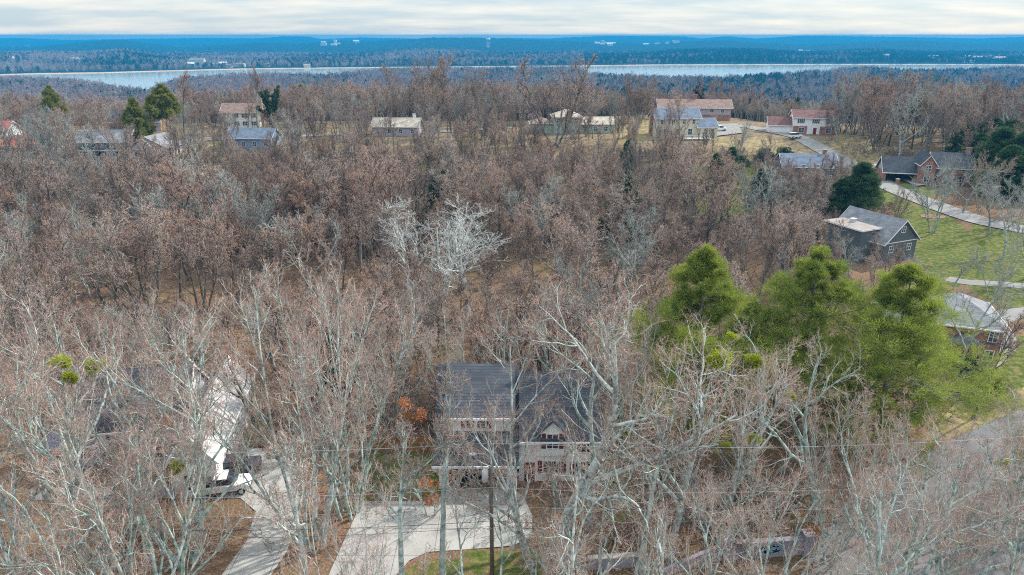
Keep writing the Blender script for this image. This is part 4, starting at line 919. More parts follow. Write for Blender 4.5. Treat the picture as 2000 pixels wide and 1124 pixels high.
simple_house(772, 266, -2, 'low grey roofed house with tall white chimney among bare trees', 15, 9, 3.0, 2.2, 'lilac', 'roof_tan', 4, 1, (5.5, 6, 'white'))
simple_house(1068, 222, 2, 'small brick house with pale roof behind the sage green house', 11, 8, 3.0, 2.0, 'brick', 'roof_tan', 3, 1, None)
simple_house(1578, 358, -8, 'grey-blue house with dark chimney hidden behind the twiggy tree', 14, 9, 4.4, 2.6, 'greyside', 'roof_blue', 4, 2, (4.5, 5, 'brick'))
simple_house(1275, 214, -3, 'grey roofed ranch house beside the flagpole', 16, 8, 2.8, 1.6, 'cream', 'roof_blue', 4, 1, None)

# ------------------------------------------------------------------ fences, sheds
def fence(p0, p1, label, hgt=1.8, m='fence', group=None):
    a = Vector(p0[:2]); b_ = Vector(p1[:2]); Ln = (b_ - a).length; ang = math.atan2(b_.y - a.y, b_.x - a.x)
    z = tz(*a); f = thing('fence', label, 'fence', (a.x, a.y, z), ang, group); n = int(Ln / 0.16); mb = MB(); rng = random.Random(int(Ln * 100))
    zl = lambda s_: tz(a.x + (b_.x - a.x) * s_ / Ln, a.y + (b_.y - a.y) * s_ / Ln) - z
    for i in range(n):
        s_ = i * 0.16; q = zl(s_); mb.box(s_, s_ + .145, -.012, .012, q + .03, q + hgt + rng.uniform(-.03, .03))
    mb.build('boards', M[m], f)
    for i in range(int(Ln / 2.4) + 1):
        s_ = min(i * 2.4, Ln - .1); q = zl(s_); MB().box(s_ - .05, s_ + .05, .015, .115, q - .3, q + hgt + .05).build('post', M[m], f)
    return f
KEEPF = []
c0, c1 = G(700, 884), G(858, 884); fence(c0, c1, 'brown board fence between the wood and the garage house', 1.8)
c0, c1 = G(1182, 882), G(1290, 882); fence(c0, c1, 'brown board fence beyond the right end of the white garage house', 1.8)
c0, c1 = G(780, 838), G(832, 838); fence(c0, c1, 'short orange board fence panel by the wood', 2.0, 'fence_orange')

# ------------------------------------------------------------------ neighbourhood sign wall
def curved_wall():
    a, b_ = G(1415, 1092), G(1575, 1082)
    t = thing('sign_wall', 'low painted brick entrance wall with black oval sign and stone piers', 'wall', (a[0], a[1], a[2]), math.atan2(b_[1] - a[1], b_[0] - a[0]))
    Ln = math.dist(a[:2], b_[:2])
    MB().box(0.5, Ln - .5, -.2, .2, -.6, 1.5).box(0.45, Ln - .45, -.26, .26, 1.5, 1.62).build('panel', M['stone'], t, bevel=.015)
    for x in (0.1, Ln - .1): MB().box(x - .42, x + .42, -.4, .4, -.6, 1.95).box(x - .5, x + .5, -.48, .48, 1.95, 2.1).build('pier', M['stone'], t, bevel=.02)
    # lower wing wall sweeping left towards the camera
    wv = MB(); pts = [(-.32 - 5.5 * k / 8, -.22 * (k / 2) ** 1.35, 1.35 - .11 * k) for k in range(9)]
    for p, q in zip(pts[:-1], pts[1:]):
        dx_, dy_ = q[0] - p[0], q[1] - p[1]; l_ = math.hypot(dx_, dy_); nx, ny = -dy_ / l_ * .17, dx_ / l_ * .17
        wv.poly([(p[0] - nx, p[1] - ny, -.8), (q[0] - nx, q[1] - ny, -.8), (q[0] + nx, q[1] + ny, -.8), (p[0] + nx, p[1] + ny, -.8),
                 (p[0] - nx, p[1] - ny, p[2]), (q[0] - nx, q[1] - ny, q[2]), (q[0] + nx, q[1] + ny, q[2]), (p[0] + nx, p[1] + ny, p[2])],
                [(0, 3, 2, 1), (4, 5, 6, 7), (0, 1, 5, 4), (2, 3, 7, 6)])
    wv.build('wing_wall', M['stone'], t)
    cx_ = Ln * .52; el = [(cx_ + 1.02 * math.cos(s_), .85 + .46 * math.sin(s_)) for s_ in np.linspace(0, 2 * math.pi, 40, endpoint=False)]
    s1 = MB().extr([(p, q) for p, q in el], -.245, -.203, 'y').build('oval_sign', M['sign_black'], t)
    rim = [(cx_ + 1.0 * math.cos(s_), -.25, .85 + .44 * math.sin(s_)) for s_ in np.linspace(0, 2 * math.pi, 40)]
    MB().tube(rim, .022, 5, False).build('sign_rim', M['sign_blue'], s1)
    def text(body, x, z, sz):
        c = bpy.data.curves.new('lettering', 'FONT'); c.body = body; c.size = sz; c.align_x = 'CENTER'; c.align_y = 'CENTER'; c.extrude = .012; c.shear = .25; c.offset = .006
        o = bpy.data.objects.new('lettering', c); COL.objects.link(o); c.materials.append(M['sign_blue']); o.parent = s1; o.location = (x, -.262, z); o.rotation_euler = (math.pi / 2, 0, 0)
    text('Concord', cx_, .94, .40); text('Hills', cx_ + .05, .64, .27)
    for k in (-1, 1):
        fl = MB()
        for j in range(4): fl.tube([(cx_ + k * (.60 + .10 * j), -.255, .72 + .03 * j), (cx_ + k * (.70 + .06 * j), -.255, .84 + .03 * j), (cx_ + k * (.82 + .02 * j), -.255, .78 + .09 * j)], .022, 5)
        fl.build('flourish', M['sign_blue'], s1)
curved_wall()
g1, g2 = G(1148, 1112), G(1260, 1104)
def stone_wall(g1, g2, label):
    t = thing('low_wall', label, 'wall', g1, math.atan2(g2[1] - g1[1], g2[0] - g1[0])); Ln = math.dist(g1[:2], g2[:2])
    MB().box(0, Ln, -.2, .2, -.6, 1.0).build('wall_body', M['stone'], t, bevel=.02); MB().box(-.05, Ln + .05, -.27, .27, 1.003, 1.13).build('coping', M['concrete'], t, bevel=.02)
stone_wall(g1, g2, 'grey stone wall with pale coping left of the oval sign, in the brush')

# ------------------------------------------------------------------ utility pole and wires
def utility_pole():
    D = 42.0; x = (960 - 1000) / FPX * (D * math.cos(PITCH) + 34 * math.sin(PITCH)); z = tz(x, D); H = zfor(D, 868) - z
    t = thing('utility_pole', 'wooden utility pole with grey transformer in front of the garage', 'pole', (x, D, z))
    MB().tube([(0, 0, -.5), (0, 0, H * .5), (0, 0, H)], [.17, .15, .12], 10).build('post', M['pole'], t, smooth=True)
    tr = MB().tube([(-.42, -.1, H - 3.1), (-.42, -.1, H - 3.05), (-.42, -.1, H - 2.2), (-.42, -.1, H - 2.15)], [.18, .25, .25, .2], 12).build('transformer', M['metal'], t, smooth=True)
    MB().tube([(-.42, -.1, H - 2.15), (-.42, -.1, H - 1.85)], .05, 8).build('bushing', M['lamp_glass'], tr)
    ar = MB().tube([(0, 0, H - 1.0), (-.5, -.05, H - .75), (-1.15, -.1, H - .7)], .035, 6).build('lamp_arm', M['metal'], t)
    MB().tube([(-1.0, -.1, H - .72), (-1.25, -.1, H - .78), (-1.5, -.1, H - .78)], [.06, .14, .08], 8).build('lamp_head', M['metal'], ar)
    MB().tube([(0, 0, H), (0, 0, H + .22)], [.07, .04], 8).build('insulator', M['lamp_glass'], t)
    c = MB().tube([(-.25, -.1, H - 4.4), (-.25, -.1, H - 5.6)], [.07, .09], 8).build('cable_box', M['metal'], t)
    for k, (hh, m_, r_, sag, lb) in enumerate([(H + .2, 'wire_pale', .010, .9, 'topmost pale power line'), (H - 3.6, 'wire_pale', .011, 1.0, 'second pale power line below the transformer'), (H - 5.2, 'wire_pale', .009, 1.1, 'third pale cable across the garage door'),
                                          (H - 6.6, 'wire', .018, 1.0, 'upper thick black cable over the driveway'), (H - 7.1, 'wire', .015, 1.2, 'lower black cable over the driveway')]):
        pts = []
        for side in (-1, 1):
            seg = []
            for j in range(25):
                s_ = j / 24; seg.append((x + side * 46 * s_, D + (1.2 if side > 0 else .2) * s_ * 1.5 - .15, z + hh + (tz(x + side * 46, D) - z) * s_ - 4 * sag * s_ * (1 - s_)))
            pts = seg[::-1] + pts if side < 0 else pts + seg[1:]
        o = MB().tube(pts, r_, 5).build('power_line', M[m_], smooth=True); tag(o, lb + ', strung from the utility pole', 'cable', 'overhead lines on the utility pole')
utility_pole()

# ------------------------------------------------------------------ vehicles
def car(px, py, rz, label, kind, paint, L_=4.6, dz=0.07):
    loc = list(at(px, py)); loc[2] += dz; c = thing({'pickup': 'pickup_truck', 'suv': 'parked_car', 'car': 'parked_car'}[kind], label, 'pickup truck' if kind == 'pickup' else 'car', loc, R(rz))
    w_ = .92; h = L_ / 2
    if kind == 'pickup': low = [(-h, .45), (h, .45), (h, .8), (h - .15, 1.05), (h - 1.3, 1.12), (-h, 1.12)]; cab = [(h - 1.35, 1.12), (h - 1.95, 1.75), (h - 3.2, 1.78), (h - 3.4, 1.12)]
    elif kind == 'suv': low = [(-h, .42), (h, .42), (h, .8), (h - .2, 1.0), (h - 1.1, 1.08), (-h, 1.08)]; cab = [(h - 1.15, 1.08), (h - 1.8, 1.66), (-h + .35, 1.68), (-h + .03, 1.08)]
    else: low = [(-h, .38), (h, .38), (h, .68), (h - .2, .86), (h - 1.2, .95), (-h + .8, .98), (-h, .9)]; cab = [(h - 1.25, .95), (h - 1.95, 1.4), (-h + 1.5, 1.42), (-h + .7, .97)]
    MB().extr(low, -w_, w_, 'y').build('body', M[paint], c, bevel=.06)
    MB().extr(cab, -w_ + .14, w_ - .14, 'y').build('windows', M['glass'], c, bevel=.03)
    zt = cab[1][1]; MB().box(cab[2][0] + .03, cab[1][0] - .03, -w_ + .15, w_ - .15, zt - .01, zt + .05).build('car_roof', M[paint], c, bevel=.02)
    if kind == 'pickup': MB().box(-h + .12, h - 3.5, -w_ + .1, w_ - .1, 1.11, 1.135).build('bed_cover', M['rubber'], c)
    for sx in (h - .85, -h + .85):
        for sy in (-1, 1):
            wh = MB().tube([(sx, sy * (w_ - .2), .35), (sx, sy * (w_ + .02), .35)], .35, 16).build('wheel', M['rubber'], c)
            MB().tube([(sx, sy * (w_ + .021), .35), (sx, sy * (w_ + .035), .35)], .2, 12).build('rim', M['metal'], wh)
    for sy in (-1, 1):
        MB().box(h - .03, h + .02, sy * .65 - .2, sy * .65 + .2, .62, .76).build('headlight', M['lamp_glass'], c)
        MB().box(-h - .02, -h + .03, sy * .7 - .15, sy * .7 + .15, .7, .9).build('tail_light', M['shutter_red'], c)
car(432, 962, 12, 'white pickup truck parked on the long left driveway', 'pickup', 'car_white', 5.6)
car(462, 925, 14, 'dark car parked behind the white pickup truck', 'suv', 'car_dark', 4.8)
car(1724, 331, -12, 'white car parked beside the brick house garage', 'car', 'car_white', 4.8, .32)
car(1747, 335, -12, 'dark car parked beyond the white car at the brick house', 'car', 'car_dark', 4.5, .32)
car(1552, 272, 20, 'white car parked below the white two storey house', 'suv', 'car_white', 4.6, .34)
car(1405, 258, 5, 'white car parked on the paved area by the cream house', 'suv', 'car_white', 4.8, .38)
def simple_mailbox():
    l = at(1752, 360); t = thing('mailbox', 'small brick mailbox pillar at the mouth of the driveway', 'mailbox', l)
    MB().box(-.35, .35, -.35, .35, -.3, 1.3).build('pillar', M['brick'], t); MB().box(-.42, .42, -.42, .42, 1.3, 1.42).build('cap', M['concrete'], t)
simple_mailbox()
def flagpole():
    l = at(1224, 222); t = thing('flagpole', 'tall pole with small red and white flag by the ranch house', 'flagpole', l)
    MB().tube([(0, 0, -.3), (0, 0, 7.5)], [.07, .05], 8).build('post', M['trim'], t); MB().box(.06, 1.5, -.02, .02, 6.3, 7.2).build('flag', mat('flag_cloth', (.5, .15, .2), .8, (.7, .7, .75), 3), t)
flagpole()
def water_tower():
    y = 4600.0; x = (953.5 - 1000) / FPX * (y * math.cos(PITCH) + 20 * math.sin(PITCH)); z = tz(x, y)
    zb = zfor(y, 90); ztp = zfor(y, 74.5); H = ztp - z; t = thing('water_tower', 'pale water tower standing on the far wooded ridge', 'water tower', (x, y, z))
    prof = [(11, H - 14), (13.5, H - 10), (13, H - 4), (8, H - .8), (1, H)]
    MB().tube([(0, 0, a) for r_, a in prof], [r_ for r_, a in prof], 16).build('tank', M['metal'], t, smooth=True)
    for a in range(6): MB().tube([(11 * math.cos(a * 1.047), 11 * math.sin(a * 1.047), -8), (10.5 * math.cos(a * 1.047), 10.5 * math.sin(a * 1.047), H - 12)], .9, 6).build('leg', M['metal'], t)
    MB().tube([(0, 0, -8), (0, 0, H - 13)], 1.6, 8).build('riser_pipe', M['metal'], t)
water_tower()
# lakeside buildings on the far shore and beyond the right woods
rngb = random.Random(5); shore = []
def far_building(px, py, wd_, hh, n):
    r = ray(px, py); # march to the terrain beyond the lake
    ys = np.arange(700 if px > 1700 and n >= 20 else 1500, 9000, 12.0); g = terrain(r[0] / r[1] * ys, ys); ok = (CAMH + r[2] / r[1] * ys <= g) & (g > LAKE)
    y = float(ys[int(np.argmax(ok))]); x = r[0] / r[1] * y; z = tz(x, y)
    b_ = thing('shore_house' if n < 20 else 'hill_house', FARL[n % len(FARL)] if n < len(FARL) else 'pale house among the far woods', 'house', (x, y, z), rngb.uniform(-.3, .3), 'pale buildings along the far shore' if n < 20 else 'pale houses in the far woods')
    h_ = hh; wall_gable(b_, -wd_ / 2, wd_ / 2, 0, wd_ * .5, h_, h_ * .35, 'x', M[rngb.choice(['trim', 'white', 'cream'])], -4); roof_gable(b_, -wd_ / 2, wd_ / 2, 0, wd_ * .5, h_, h_ * .35, 'x', M[rngb.choice(['roof_tan', 'roof_grey', 'trim'])], .8, .5)
FARL = ['large pale building of several storeys on the far shore'] + ['pale lakeside house on the far shore near the large building'] * 14
for n, (px, py, wd_, hh) in enumerate([(385, 131, 46, 20), (372, 133, 24, 12), (424, 132, 22, 10), (436, 131, 26, 11), (446, 133, 20, 8), (458, 131, 18, 9), (470, 132, 26, 9), (480, 130, 24, 8), (494, 128, 20, 8), (430, 128, 16, 8), (520, 131, 22, 8), (145, 121, 24, 10), (150, 123, 16, 8), (20, 118, 22, 9), (600, 134, 20, 8)]):
    far_building(px, py, wd_, hh, n)
for n in range(34):
    px = rngb.choice([rngb.uniform(1720, 2010), rngb.uniform(1540, 1650), rngb.uniform(1130, 1330), rngb.uniform(620, 700)]); py = {0: rngb.uniform(113, 124), 1: rngb.uniform(96, 104), 2: rngb.uniform(82, 90)}[0 if px > 1700 else 1 if px > 1500 else 2]
    far_building(px, py, rngb.uniform(22, 46), rngb.uniform(7, 13), 20 + n)

# ------------------------------------------------------------------ planting
print('planting', _t.time()-_T0)
USED = []
def plant(key, x, y, H, rz, label, group=None, name=None, cat='tree', sx=1.0):
    tr, cr, _ = PT[key]; H0 = PH[key]; s = H / H0; z = tz(x, y)
    t = thing(name or TN.get(key, 'bare_tree'), label, cat, (x, y, z - .05), rz, group); t.scale = (s * sx, s * sx, s)
    link('trunk', tr, t); link('crown', cr, t)
    return t
PH = {k: 20 for k in PT}
PH.update({'oak0': 22, 'oak1': 22, 'oak2': 22, 'sap0': 12, 'sap1': 9, 'mvase0': 18, 'mvase1': 18, 'mvase2': 18, 'mfine0': 17, 'mfine1': 17, 'goak0': 17, 'goak1': 17, 'gvase0': 17,
           'pine0': 19.5, 'pine1': 19.5, 'pine2': 18.5, 'cedar': 10, 'olive': 12, 'opine': 15, 'brush': 4, 'far0': 16, 'far1': 16})
for k_ in PT:
    c_ = np.empty(len(PT[k_][1].vertices) * 3, np.float32); PT[k_][1].vertices.foreach_get('co', c_); PH[k_] = float(np.percentile(c_[2::3], 99.7))
TN = {'pine0': 'pine_tree', 'pine1': 'pine_tree', 'pine2': 'pine_tree', 'cedar': 'cedar_tree', 'olive': 'cedar_tree', 'opine': 'pine_tree', 'brush': 'bush', 'sap0': 'young_tree', 'sap1': 'young_tree'}
rt = random.Random(11)
# (proto, column of the base, distance, picture row of the top, spin, sideways scale, label)
HERO = [
    ('oak0', 20, 44, 575, .3, .8, 'tall pale barked tree at the left edge in front of the blue-grey porch roof'),
    ('oak1', 150, 46, 585, 1.2, .85, 'pale tree with mistletoe balls at the left of the dark roofed house'),
    ('vase0', 232, 43, 600, 2.2, 1, 'pale forked tree in front of the middle of the dark roofed house'),
    ('oak2', 322, 47, 592, 3.9, .85, 'crooked pale limbed tree over the dark shingled roof'),
    ('vase1', 365, 44, 585, .7, 1, 'tall pale tree just left of the pale roofed wing and pickup truck'),
    ('oak0', 80, 37, 700, 2.9, .75, 'low leaning pale tree at the bottom left corner'),
    ('vase0', 330, 37, 760, 4.4, .9, 'pale tree at the bottom beside the foot of the left driveway'),
    ('fine0', 612, 46, 545, .4, 1, 'dense upright many stemmed tree between the two driveways'),
    ('fine1', 680, 50, 530, 1.9, 1.05, 'dense pinkish twigged tree right of the driveway gap with leaf clusters'),
    ('sap0', 868, 41, 690, 1, .8, 'thin straight young tree left of the utility pole'),
    ('vase1', 1050, 43.5, 640, 3.3, .95, 'pale tree leaning over the garage roof, right of the utility pole'),
    ('oak1', 1095, 45, 530, 5.9, 1.12, 'largest pale spreading tree in front of the white house'),
    ('oak2', 1150, 48, 560, .9, .9, 'spreading pale tree at the right end of the white garage house'),
    ('oak2', 1310, 44, 610, 5.3, .9, 'pale tree standing left of the low painted sign wall'),
    ('oak0', 1460, 52, 622, 1.7, 1, 'pale crooked tree with yellow-green mistletoe in front of the pines'),
    ('vase0', 1395, 47, 640, 3.0, .9, 'forked pale tree behind the entrance sign wall'),
    ('oak1', 1590, 49, 655, 2.5, .9, 'wide crooked tree in front of the rightmost white pine'),
    ('fine1', 1620, 44, 790, .2, .8, 'pinkish twigged bushy tree right of the sign wall'),
    ('vase1', 1725, 37, 785, 5.0, .95, 'blue-white barked upright tree beside the grey street'),
    ('oak1', 1890, 38, 790, .5, .8, 'spreading blue-grey barked tree at the bottom right corner'),
    ('vase0', 1985, 42, 800, 1.5, .9, 'blue-grey forked tree at the right edge over the street'),
    ('oak2', 1820, 36, 900, 3.6, .7, 'low blue-grey tree below the street bend'),
    ('sap1', 975, 38, 985, .4, 1, 'small twiggy sapling at the foot of the utility pole'),
    ('sap1', 1200, 40, 955, 2.4, 1.1, 'low tangled sapling above the stone wall'),
    ('sap0', 790, 40, 830, 2.7, 1, 'small bare tree at the edge of the centre driveway'),
    ('sap1', 840, 51, 870, 5.1, .9, 'small oak sapling with orange dead leaves beside the driveway'),
    ('sap0', 612, 38, 860, 3.7, 1, 'young tree at the mouth of the left driveway'),
    ('sap1', 1530, 41, 980, 1.1, 1.2, 'thin saplings in front of the oval sign'),
    ('sap0', 1255, 43, 760, 1.7, 1, 'slender sapling between the big tree and the sign wall'),
    ('fine1', 1220, 60, 600, 4.2, .85, 'twiggy tree just left of the leftmost white pine'),
    ('vase1', 880, 68, 590, 1.0, .9, 'pinkish tree behind the garage roof dormer'),
    ('oak0', 985, 70, 565, 4.0, .9, 'spreading tree rising behind the dark main roof'),
    ('oak1', 1080, 70, 545, 2.0, .95, 'pale tree directly behind the white house ridge'),
    ('oak2', 405, 72, 565, 5.0, 1, 'bare tree behind the sunlit pale roofed wing'),
    ('oak1', 180, 72, 560, 3.2, 1, 'bare tree behind the left end of the dark roofed house'),
    ('fine0', 760, 66, 560, 2.2, 1, 'dense twiggy tree behind the brown board fence'),
    ('vase0', 290, 70, 580, 1.2, 1, 'bare forked tree behind the dark roofed house dormer'),
    ('oak0', 60, 66, 590, 4.5, .9, 'bare tree behind the left terrace'),
    ('mvase0', 1700, 232, 178, 1.2, 1, 'dark bare tree behind the white two storey house chimney'),
    ('syc', 860, 115, 380, 4.6, 1.5, 'white barked sycamore between the two widest white crowns'),
    ('syc', 810, 112, 388, .6, 1.5, 'bright white barked sycamore with wide crown in the middle of the wood'),
    ('syc', 915, 108, 400, 2.9, 1.5, 'white barked sycamore just right of the widest white crown'),
    ('goak0', 610, 118, 400, .9, 1, 'pale grey tree left of the white sycamores'),
    ('gvase0', 1240, 120, 395, 1.9, 1, 'pale grey upright tree above the leftmost white pine'),
    ('mvase0', 290, 108, 385, .2, 1.3, 'dark trunked vase shaped tree in the left wood'),
    ('mvase1', 215, 112, 385, 1.6, 1.1, 'leaning dark trunked tree left of the vase shaped tree'),
    ('mvase2', 395, 110, 395, 3.1, 1.1, 'dark forked tree right of the vase shaped tree'),
    ('mvase0', 850, 236, 100, .8, 1.35, 'very tall reddish twigged tree rising above the ridge'),
    ('mvase1', 812, 240, 112, 2.4, 1.2, 'tall reddish tree joined to the left of the tallest ridge tree'),
    ('mvase2', 1082, 215, 106, 4.0, 1.45, 'large dark vase shaped tree above the sage green house'),
    ('mtall1', 1325, 205, 178, .4, .9, 'dark bare tree in front of the cream house'),
    ('mvase1', 1295, 206, 190, 2.0, .7, 'thin bare tree at the gable of the cream house'),
    ('mtall0', 1610, 172, 300, 1, 1.2, 'round twiggy tree in front of the street bend'),
    ('gvase0', 1822, 136, 298, 1.3, 1.05, 'grey-green barked tree on the lawn in its mulch bed'),
    ('mvase2', 1745, 142, 365, 2.7, .9, 'low round bare tree between the street and the dark gable house'),
    ('goak1', 1960, 118, 375, .8, 1.2, 'pale grey tree over the right hand lawn'),
    ('gvase0', 2010, 108, 400, 3.8, 1.1, 'pale grey tree at the right edge of the lawn'),
    ('goak0', 1930, 132, 350, .2, 1.2, 'pale hazy twigged tree between the lawn tree and the right edge'),
    ('gvase0', 1985, 138, 330, 1.2, 1.3, 'wide pale hazy tree at the right edge above the lawn'),
    ('gvase0', 1935, 100, 470, 3.2, 1, 'grey bare tree on the right lawn near the grey path'),
    ('goak1', 1860, 104, 480, 5.2, 1.1, 'low greenish bare tree at the corner of the dark gable house'),
    ('goak0', 1880, 150, 320, 2.7, 1.3, 'spreading pale tree beside the brick house lawn'),
    ('goak1', 1650, 106, 455, .7, 1.2, 'grey twiggy tree hiding the lower wall of the dark gable house'),
    ('mvase1', 1705, 102, 482, 2.7, 1.2, 'brown twiggy tree in front of the left side of the dark gable house'),
    ('gvase0', 1765, 100, 500, 4.2, 1.1, 'low grey tree in front of the gable window of the dark house'),
    ('mvase0', 1600, 118, 420, 1.1, 1.2, 'dark twiggy tree left of the flat roof section'),
    ('moak0', 1560, 160, 325, 3.1, 1.1, 'bare dark limbed tree before the grey-blue house'),
    ('moak0', 1500, 150, 345, 5.1, 1.1, 'bare dark limbed tree at the near side of the right lawn clearing'),
    ('goak0', 1870, 76, 530, 2.2, .8, 'bare pale tree in front of the brick house with the hip roof'),
    ('mtall1', 1900, 66, 600, 4.1, .8, 'leaning dark tree by the curved driveway'),
    ('mtall0', 505, 235, 128, 2, .9, 'tall bare tree behind the two storey house with the chimney'),
    ('mtall1', 360, 232, 135, 5, .9, 'tall crooked bare tree left of the ivy clad tree'),
    ('goak1', 560, 205, 225, 1.5, 1, 'pale leaning tree beside the blue sided house'),
    ('mvase1', 660, 222, 140, 3.3, .9, 'tall thin bare tree on the ridge among brown crowns'),
    ('mvase0', 925, 228, 130, 1.3, .8, 'bare tree right of the tallest ridge tree'),
    ('mfine0', 1245, 262, 140, .9, 1.2, 'broad grey-brown tree beyond the flagpole'),
    ('goak0', 1440, 200, 235, 3.9, .9, 'low spreading bare tree beside the parking area'),
    ('gvase0', 40, 196, 195, .5, 1, 'tall grey tree in front of the red roofed house'),
    ('gvase0', 105, 192, 205, 2.5, 1, 'tall grey forked tree between the red roofed house and the porch house'),
    ('goak0', 165, 196, 215, 1.5, .9, 'grey tree in front of the porch of the grey two storey house'),
    ('mtall0', 228, 192, 200, 4.5, .8, 'thin dark tree in front of the grey two storey house'),
    ('goak1', 400, 190, 235, 3.5, 1, 'pale crooked tree with bent limbs below the ivy clad tree'),
    ('oak2', 30, 33, 830, 1.0, .8, 'pale crown reaching up from the bottom left corner'),
    ('oak0', 190, 32, 900, 2.2, .8, 'low pale crown at the bottom below the left terrace'),
    ('vase1', 290, 34, 850, 3.9, .9, 'grey forked crown at the bottom left of the long driveway'),
    ('fine0', 700, 33, 960, .7, .8, 'twiggy crown at the bottom over the edge of the centre driveway'),
    ('oak2', 1130, 33, 880, 1.9, .8, 'pale twisted crown at the bottom right of the utility pole'),
    ('oak0', 1270, 32, 930, 2.9, .8, 'pale twisted crown in front of the low stone wall'),
    ('vase0', 1420, 32.5, 930, .4, .8, 'forked crown at the bottom just left of the oval sign'),
    ('oak1', 1650, 33, 850, 4.1, .8, 'blue-grey crown at the bottom right of the entrance sign wall'),
    ('vase1', 1790, 32, 880, 2.1, 1, 'blue-grey forked crown at the bottom over the grey street'),
    ('oak2', 1960, 33, 860, 3.1, .9, 'blue-grey crown filling the bottom right corner'),
    ('oak0', 1790, 44, 800, 1.4, .8, 'blue-grey spreading tree in the middle of the street bend verge'),
    ('vase1', 1870, 46, 830, 3.4, .9, 'blue-grey forked tree over the grey street, left of the right edge tree'),
    ('fine1', 130, 52, 660, 1.3, .9, 'pinkish twiggy tree in front of the left terrace'),
    ('sap1', 60, 40, 950, 1.3, 1.3, 'tangled low sapling on the bottom left grass'),
    ('sap1', 260, 42, 960, 3.3, 1.3, 'tangled low sapling in front of the left terrace steps'),
    ('sap1', 1360, 46, 930, .3, 1.3, 'tangled sapling behind the left wing of the sign wall'),
    ('sap0', 1700, 47, 820, 2.3, 1.2, 'slim sapling on the verge beside the grey street'),
    ('sap1', 1270, 50, 880, 4.3, 1.4, 'bushy sapling on the grass beyond the stone wall'),
    ('sap1', 1500, 52, 860, 5.3, 1.4, 'bushy sapling beyond the oval sign'),
]
EV = [
    ('pine0', 1345, 64, 488, .3, 1.22, 'leftmost of the three tall yellow-green white pines'),
    ('pine1', 1548, 66, 488, 1.9, 1.28, 'middle of the three tall yellow-green white pines'),
    ('pine2', 1706, 61, 522, 4.6, 1.25, 'rightmost and widest of the three yellow-green white pines'),
    ('pine1', 1445, 70, 590, 4.4, 0.98, 'lower white pine filling the gap between the left and middle pines'),
    ('pine0', 1640, 62, 700, 2.0, .8, 'low dark pine under the rightmost white pine'),
    ('pine2', 2040, 50, 770, 1.0, .8, 'green pine reaching in at the right edge over the street'),
    ('cedar', 1668, 150, 318, .5, 1.5, 'dark green conifer behind the flat roof section'),
    ('cedar', 1635, 152, 350, 2.5, 1.5, 'dark conifer touching the dark green conifer on its left'),
    ('opine', 330, 222, 165, .7, 1.0, 'yellow-green pine left of the two storey house'),
    ('olive', 277, 214, 192, 1.4, .9, 'olive green cedar in front of the tan brick gable'),
    ('opine', 112, 240, 168, 2.2, .8, 'yellowish pine above the left ridge houses'),
    ('opine', 1782, 225, 182, 1.2, .9, 'lone green pine crown over the right hand wood'),
    ('cedar', 1935, 178, 250, .2, 1.6, 'dark evergreen at the foot of the right hand slope'),
    ('cedar', 1985, 172, 255, 1.2, 1.7, 'broad dark evergreen at the right edge of the slope'),
    ('cedar', 1900, 192, 262, 2.2, 1.5, 'dark evergreen uphill on the right hand slope'),
    ('cedar', 1960, 200, 235, 3.2, 1.6, 'tallest dark evergreen on the right hand slope'),
    ('cedar', 1875, 205, 245, 0.0, 1.5, 'dark evergreen highest on the left of the right hand slope'),
    ('cedar', 2020, 176, 235, 0.7, 1.5, 'dark evergreen cut by the right edge of the picture'),
    ('cedar', 1955, 165, 285, 1.4, 1.5, 'dark evergreen lowest on the right hand slope'),
    ('cedar', 2005, 160, 300, 2.1, 1.5, 'low dark evergreen at the right edge above the lawn'),
    ('cedar', 1925, 205, 232, 2.8, 1.5, 'dark evergreen at the top of the right hand slope'),
    ('cedar', 1425, 190, 288, 3.1, 1.2, 'dark evergreen between the parking area and the lawn'),
    ('cedar', 1395, 185, 300, 4.1, 1.1, 'dark evergreen left of the holly bush'),
    ('cedar', 1222, 190, 275, .9, .9, 'dark evergreen below the low tan roofed wing'),
    ('olive', 600, 300, 165, 1.9, 1, 'small green cedar beyond the ivy clad tree'),
]
def hero(key, px, d, ytop, rz, sx, label, group=None):
    x, y, z = GD(px, d); H = zfor(d, ytop) - z; USED.append((x, y)); return plant(key, x, y, max(H, 3), rz, label, group, sx=sx)
HT = [(e[0], hero(*e)) for e in HERO]; NBARE = len(HERO)
for e in EV: hero(*e)

# ivy clad tree
def ivy_tree():
    x, y, z = GD(535, 232); H = zfor(232, 168) - z; rng = np.random.RandomState(9)
    P = np.zeros((1, 8, 3)); P[0, :, 2] = np.linspace(-.3, H * .5, 8); RD = np.linspace(.5, .35, 8)[None]
    P1, R1_, N1 = spread(rng, P, RD, np.array([H * .6]), 9, .45, .98, .55, .15, .95, 8, .12, .10, .03, .08, .1)
    t = thing('ivy_clad_tree', 'tree with dark ivy covered limbs like antlers beside the chimney house', 'tree', (x, y, z)); link('trunk', merge([(*tubes(P, RD, 8), 0), (*tubes(P1, R1_, 5), 0)], [M['bark_brown']], 'trunk'), t)
    C = np.concatenate([P1[:, 1:].reshape(-1, 3)] * 6 + [(P1[:, 1:] * .5 + P1[:, :-1] * .5).reshape(-1, 3)] * 6 + [np.repeat(P[0, 2:], 12, 0)]); C = C + rng.normal(0, .34, C.shape)
    v, f = tufts(rng, C, UP * np.ones_like(C), 16, .38, .2, 1.2); link('ivy', merge([(v, f, 0)], [M['ivy']], 'ivy'), t)
ivy_tree()
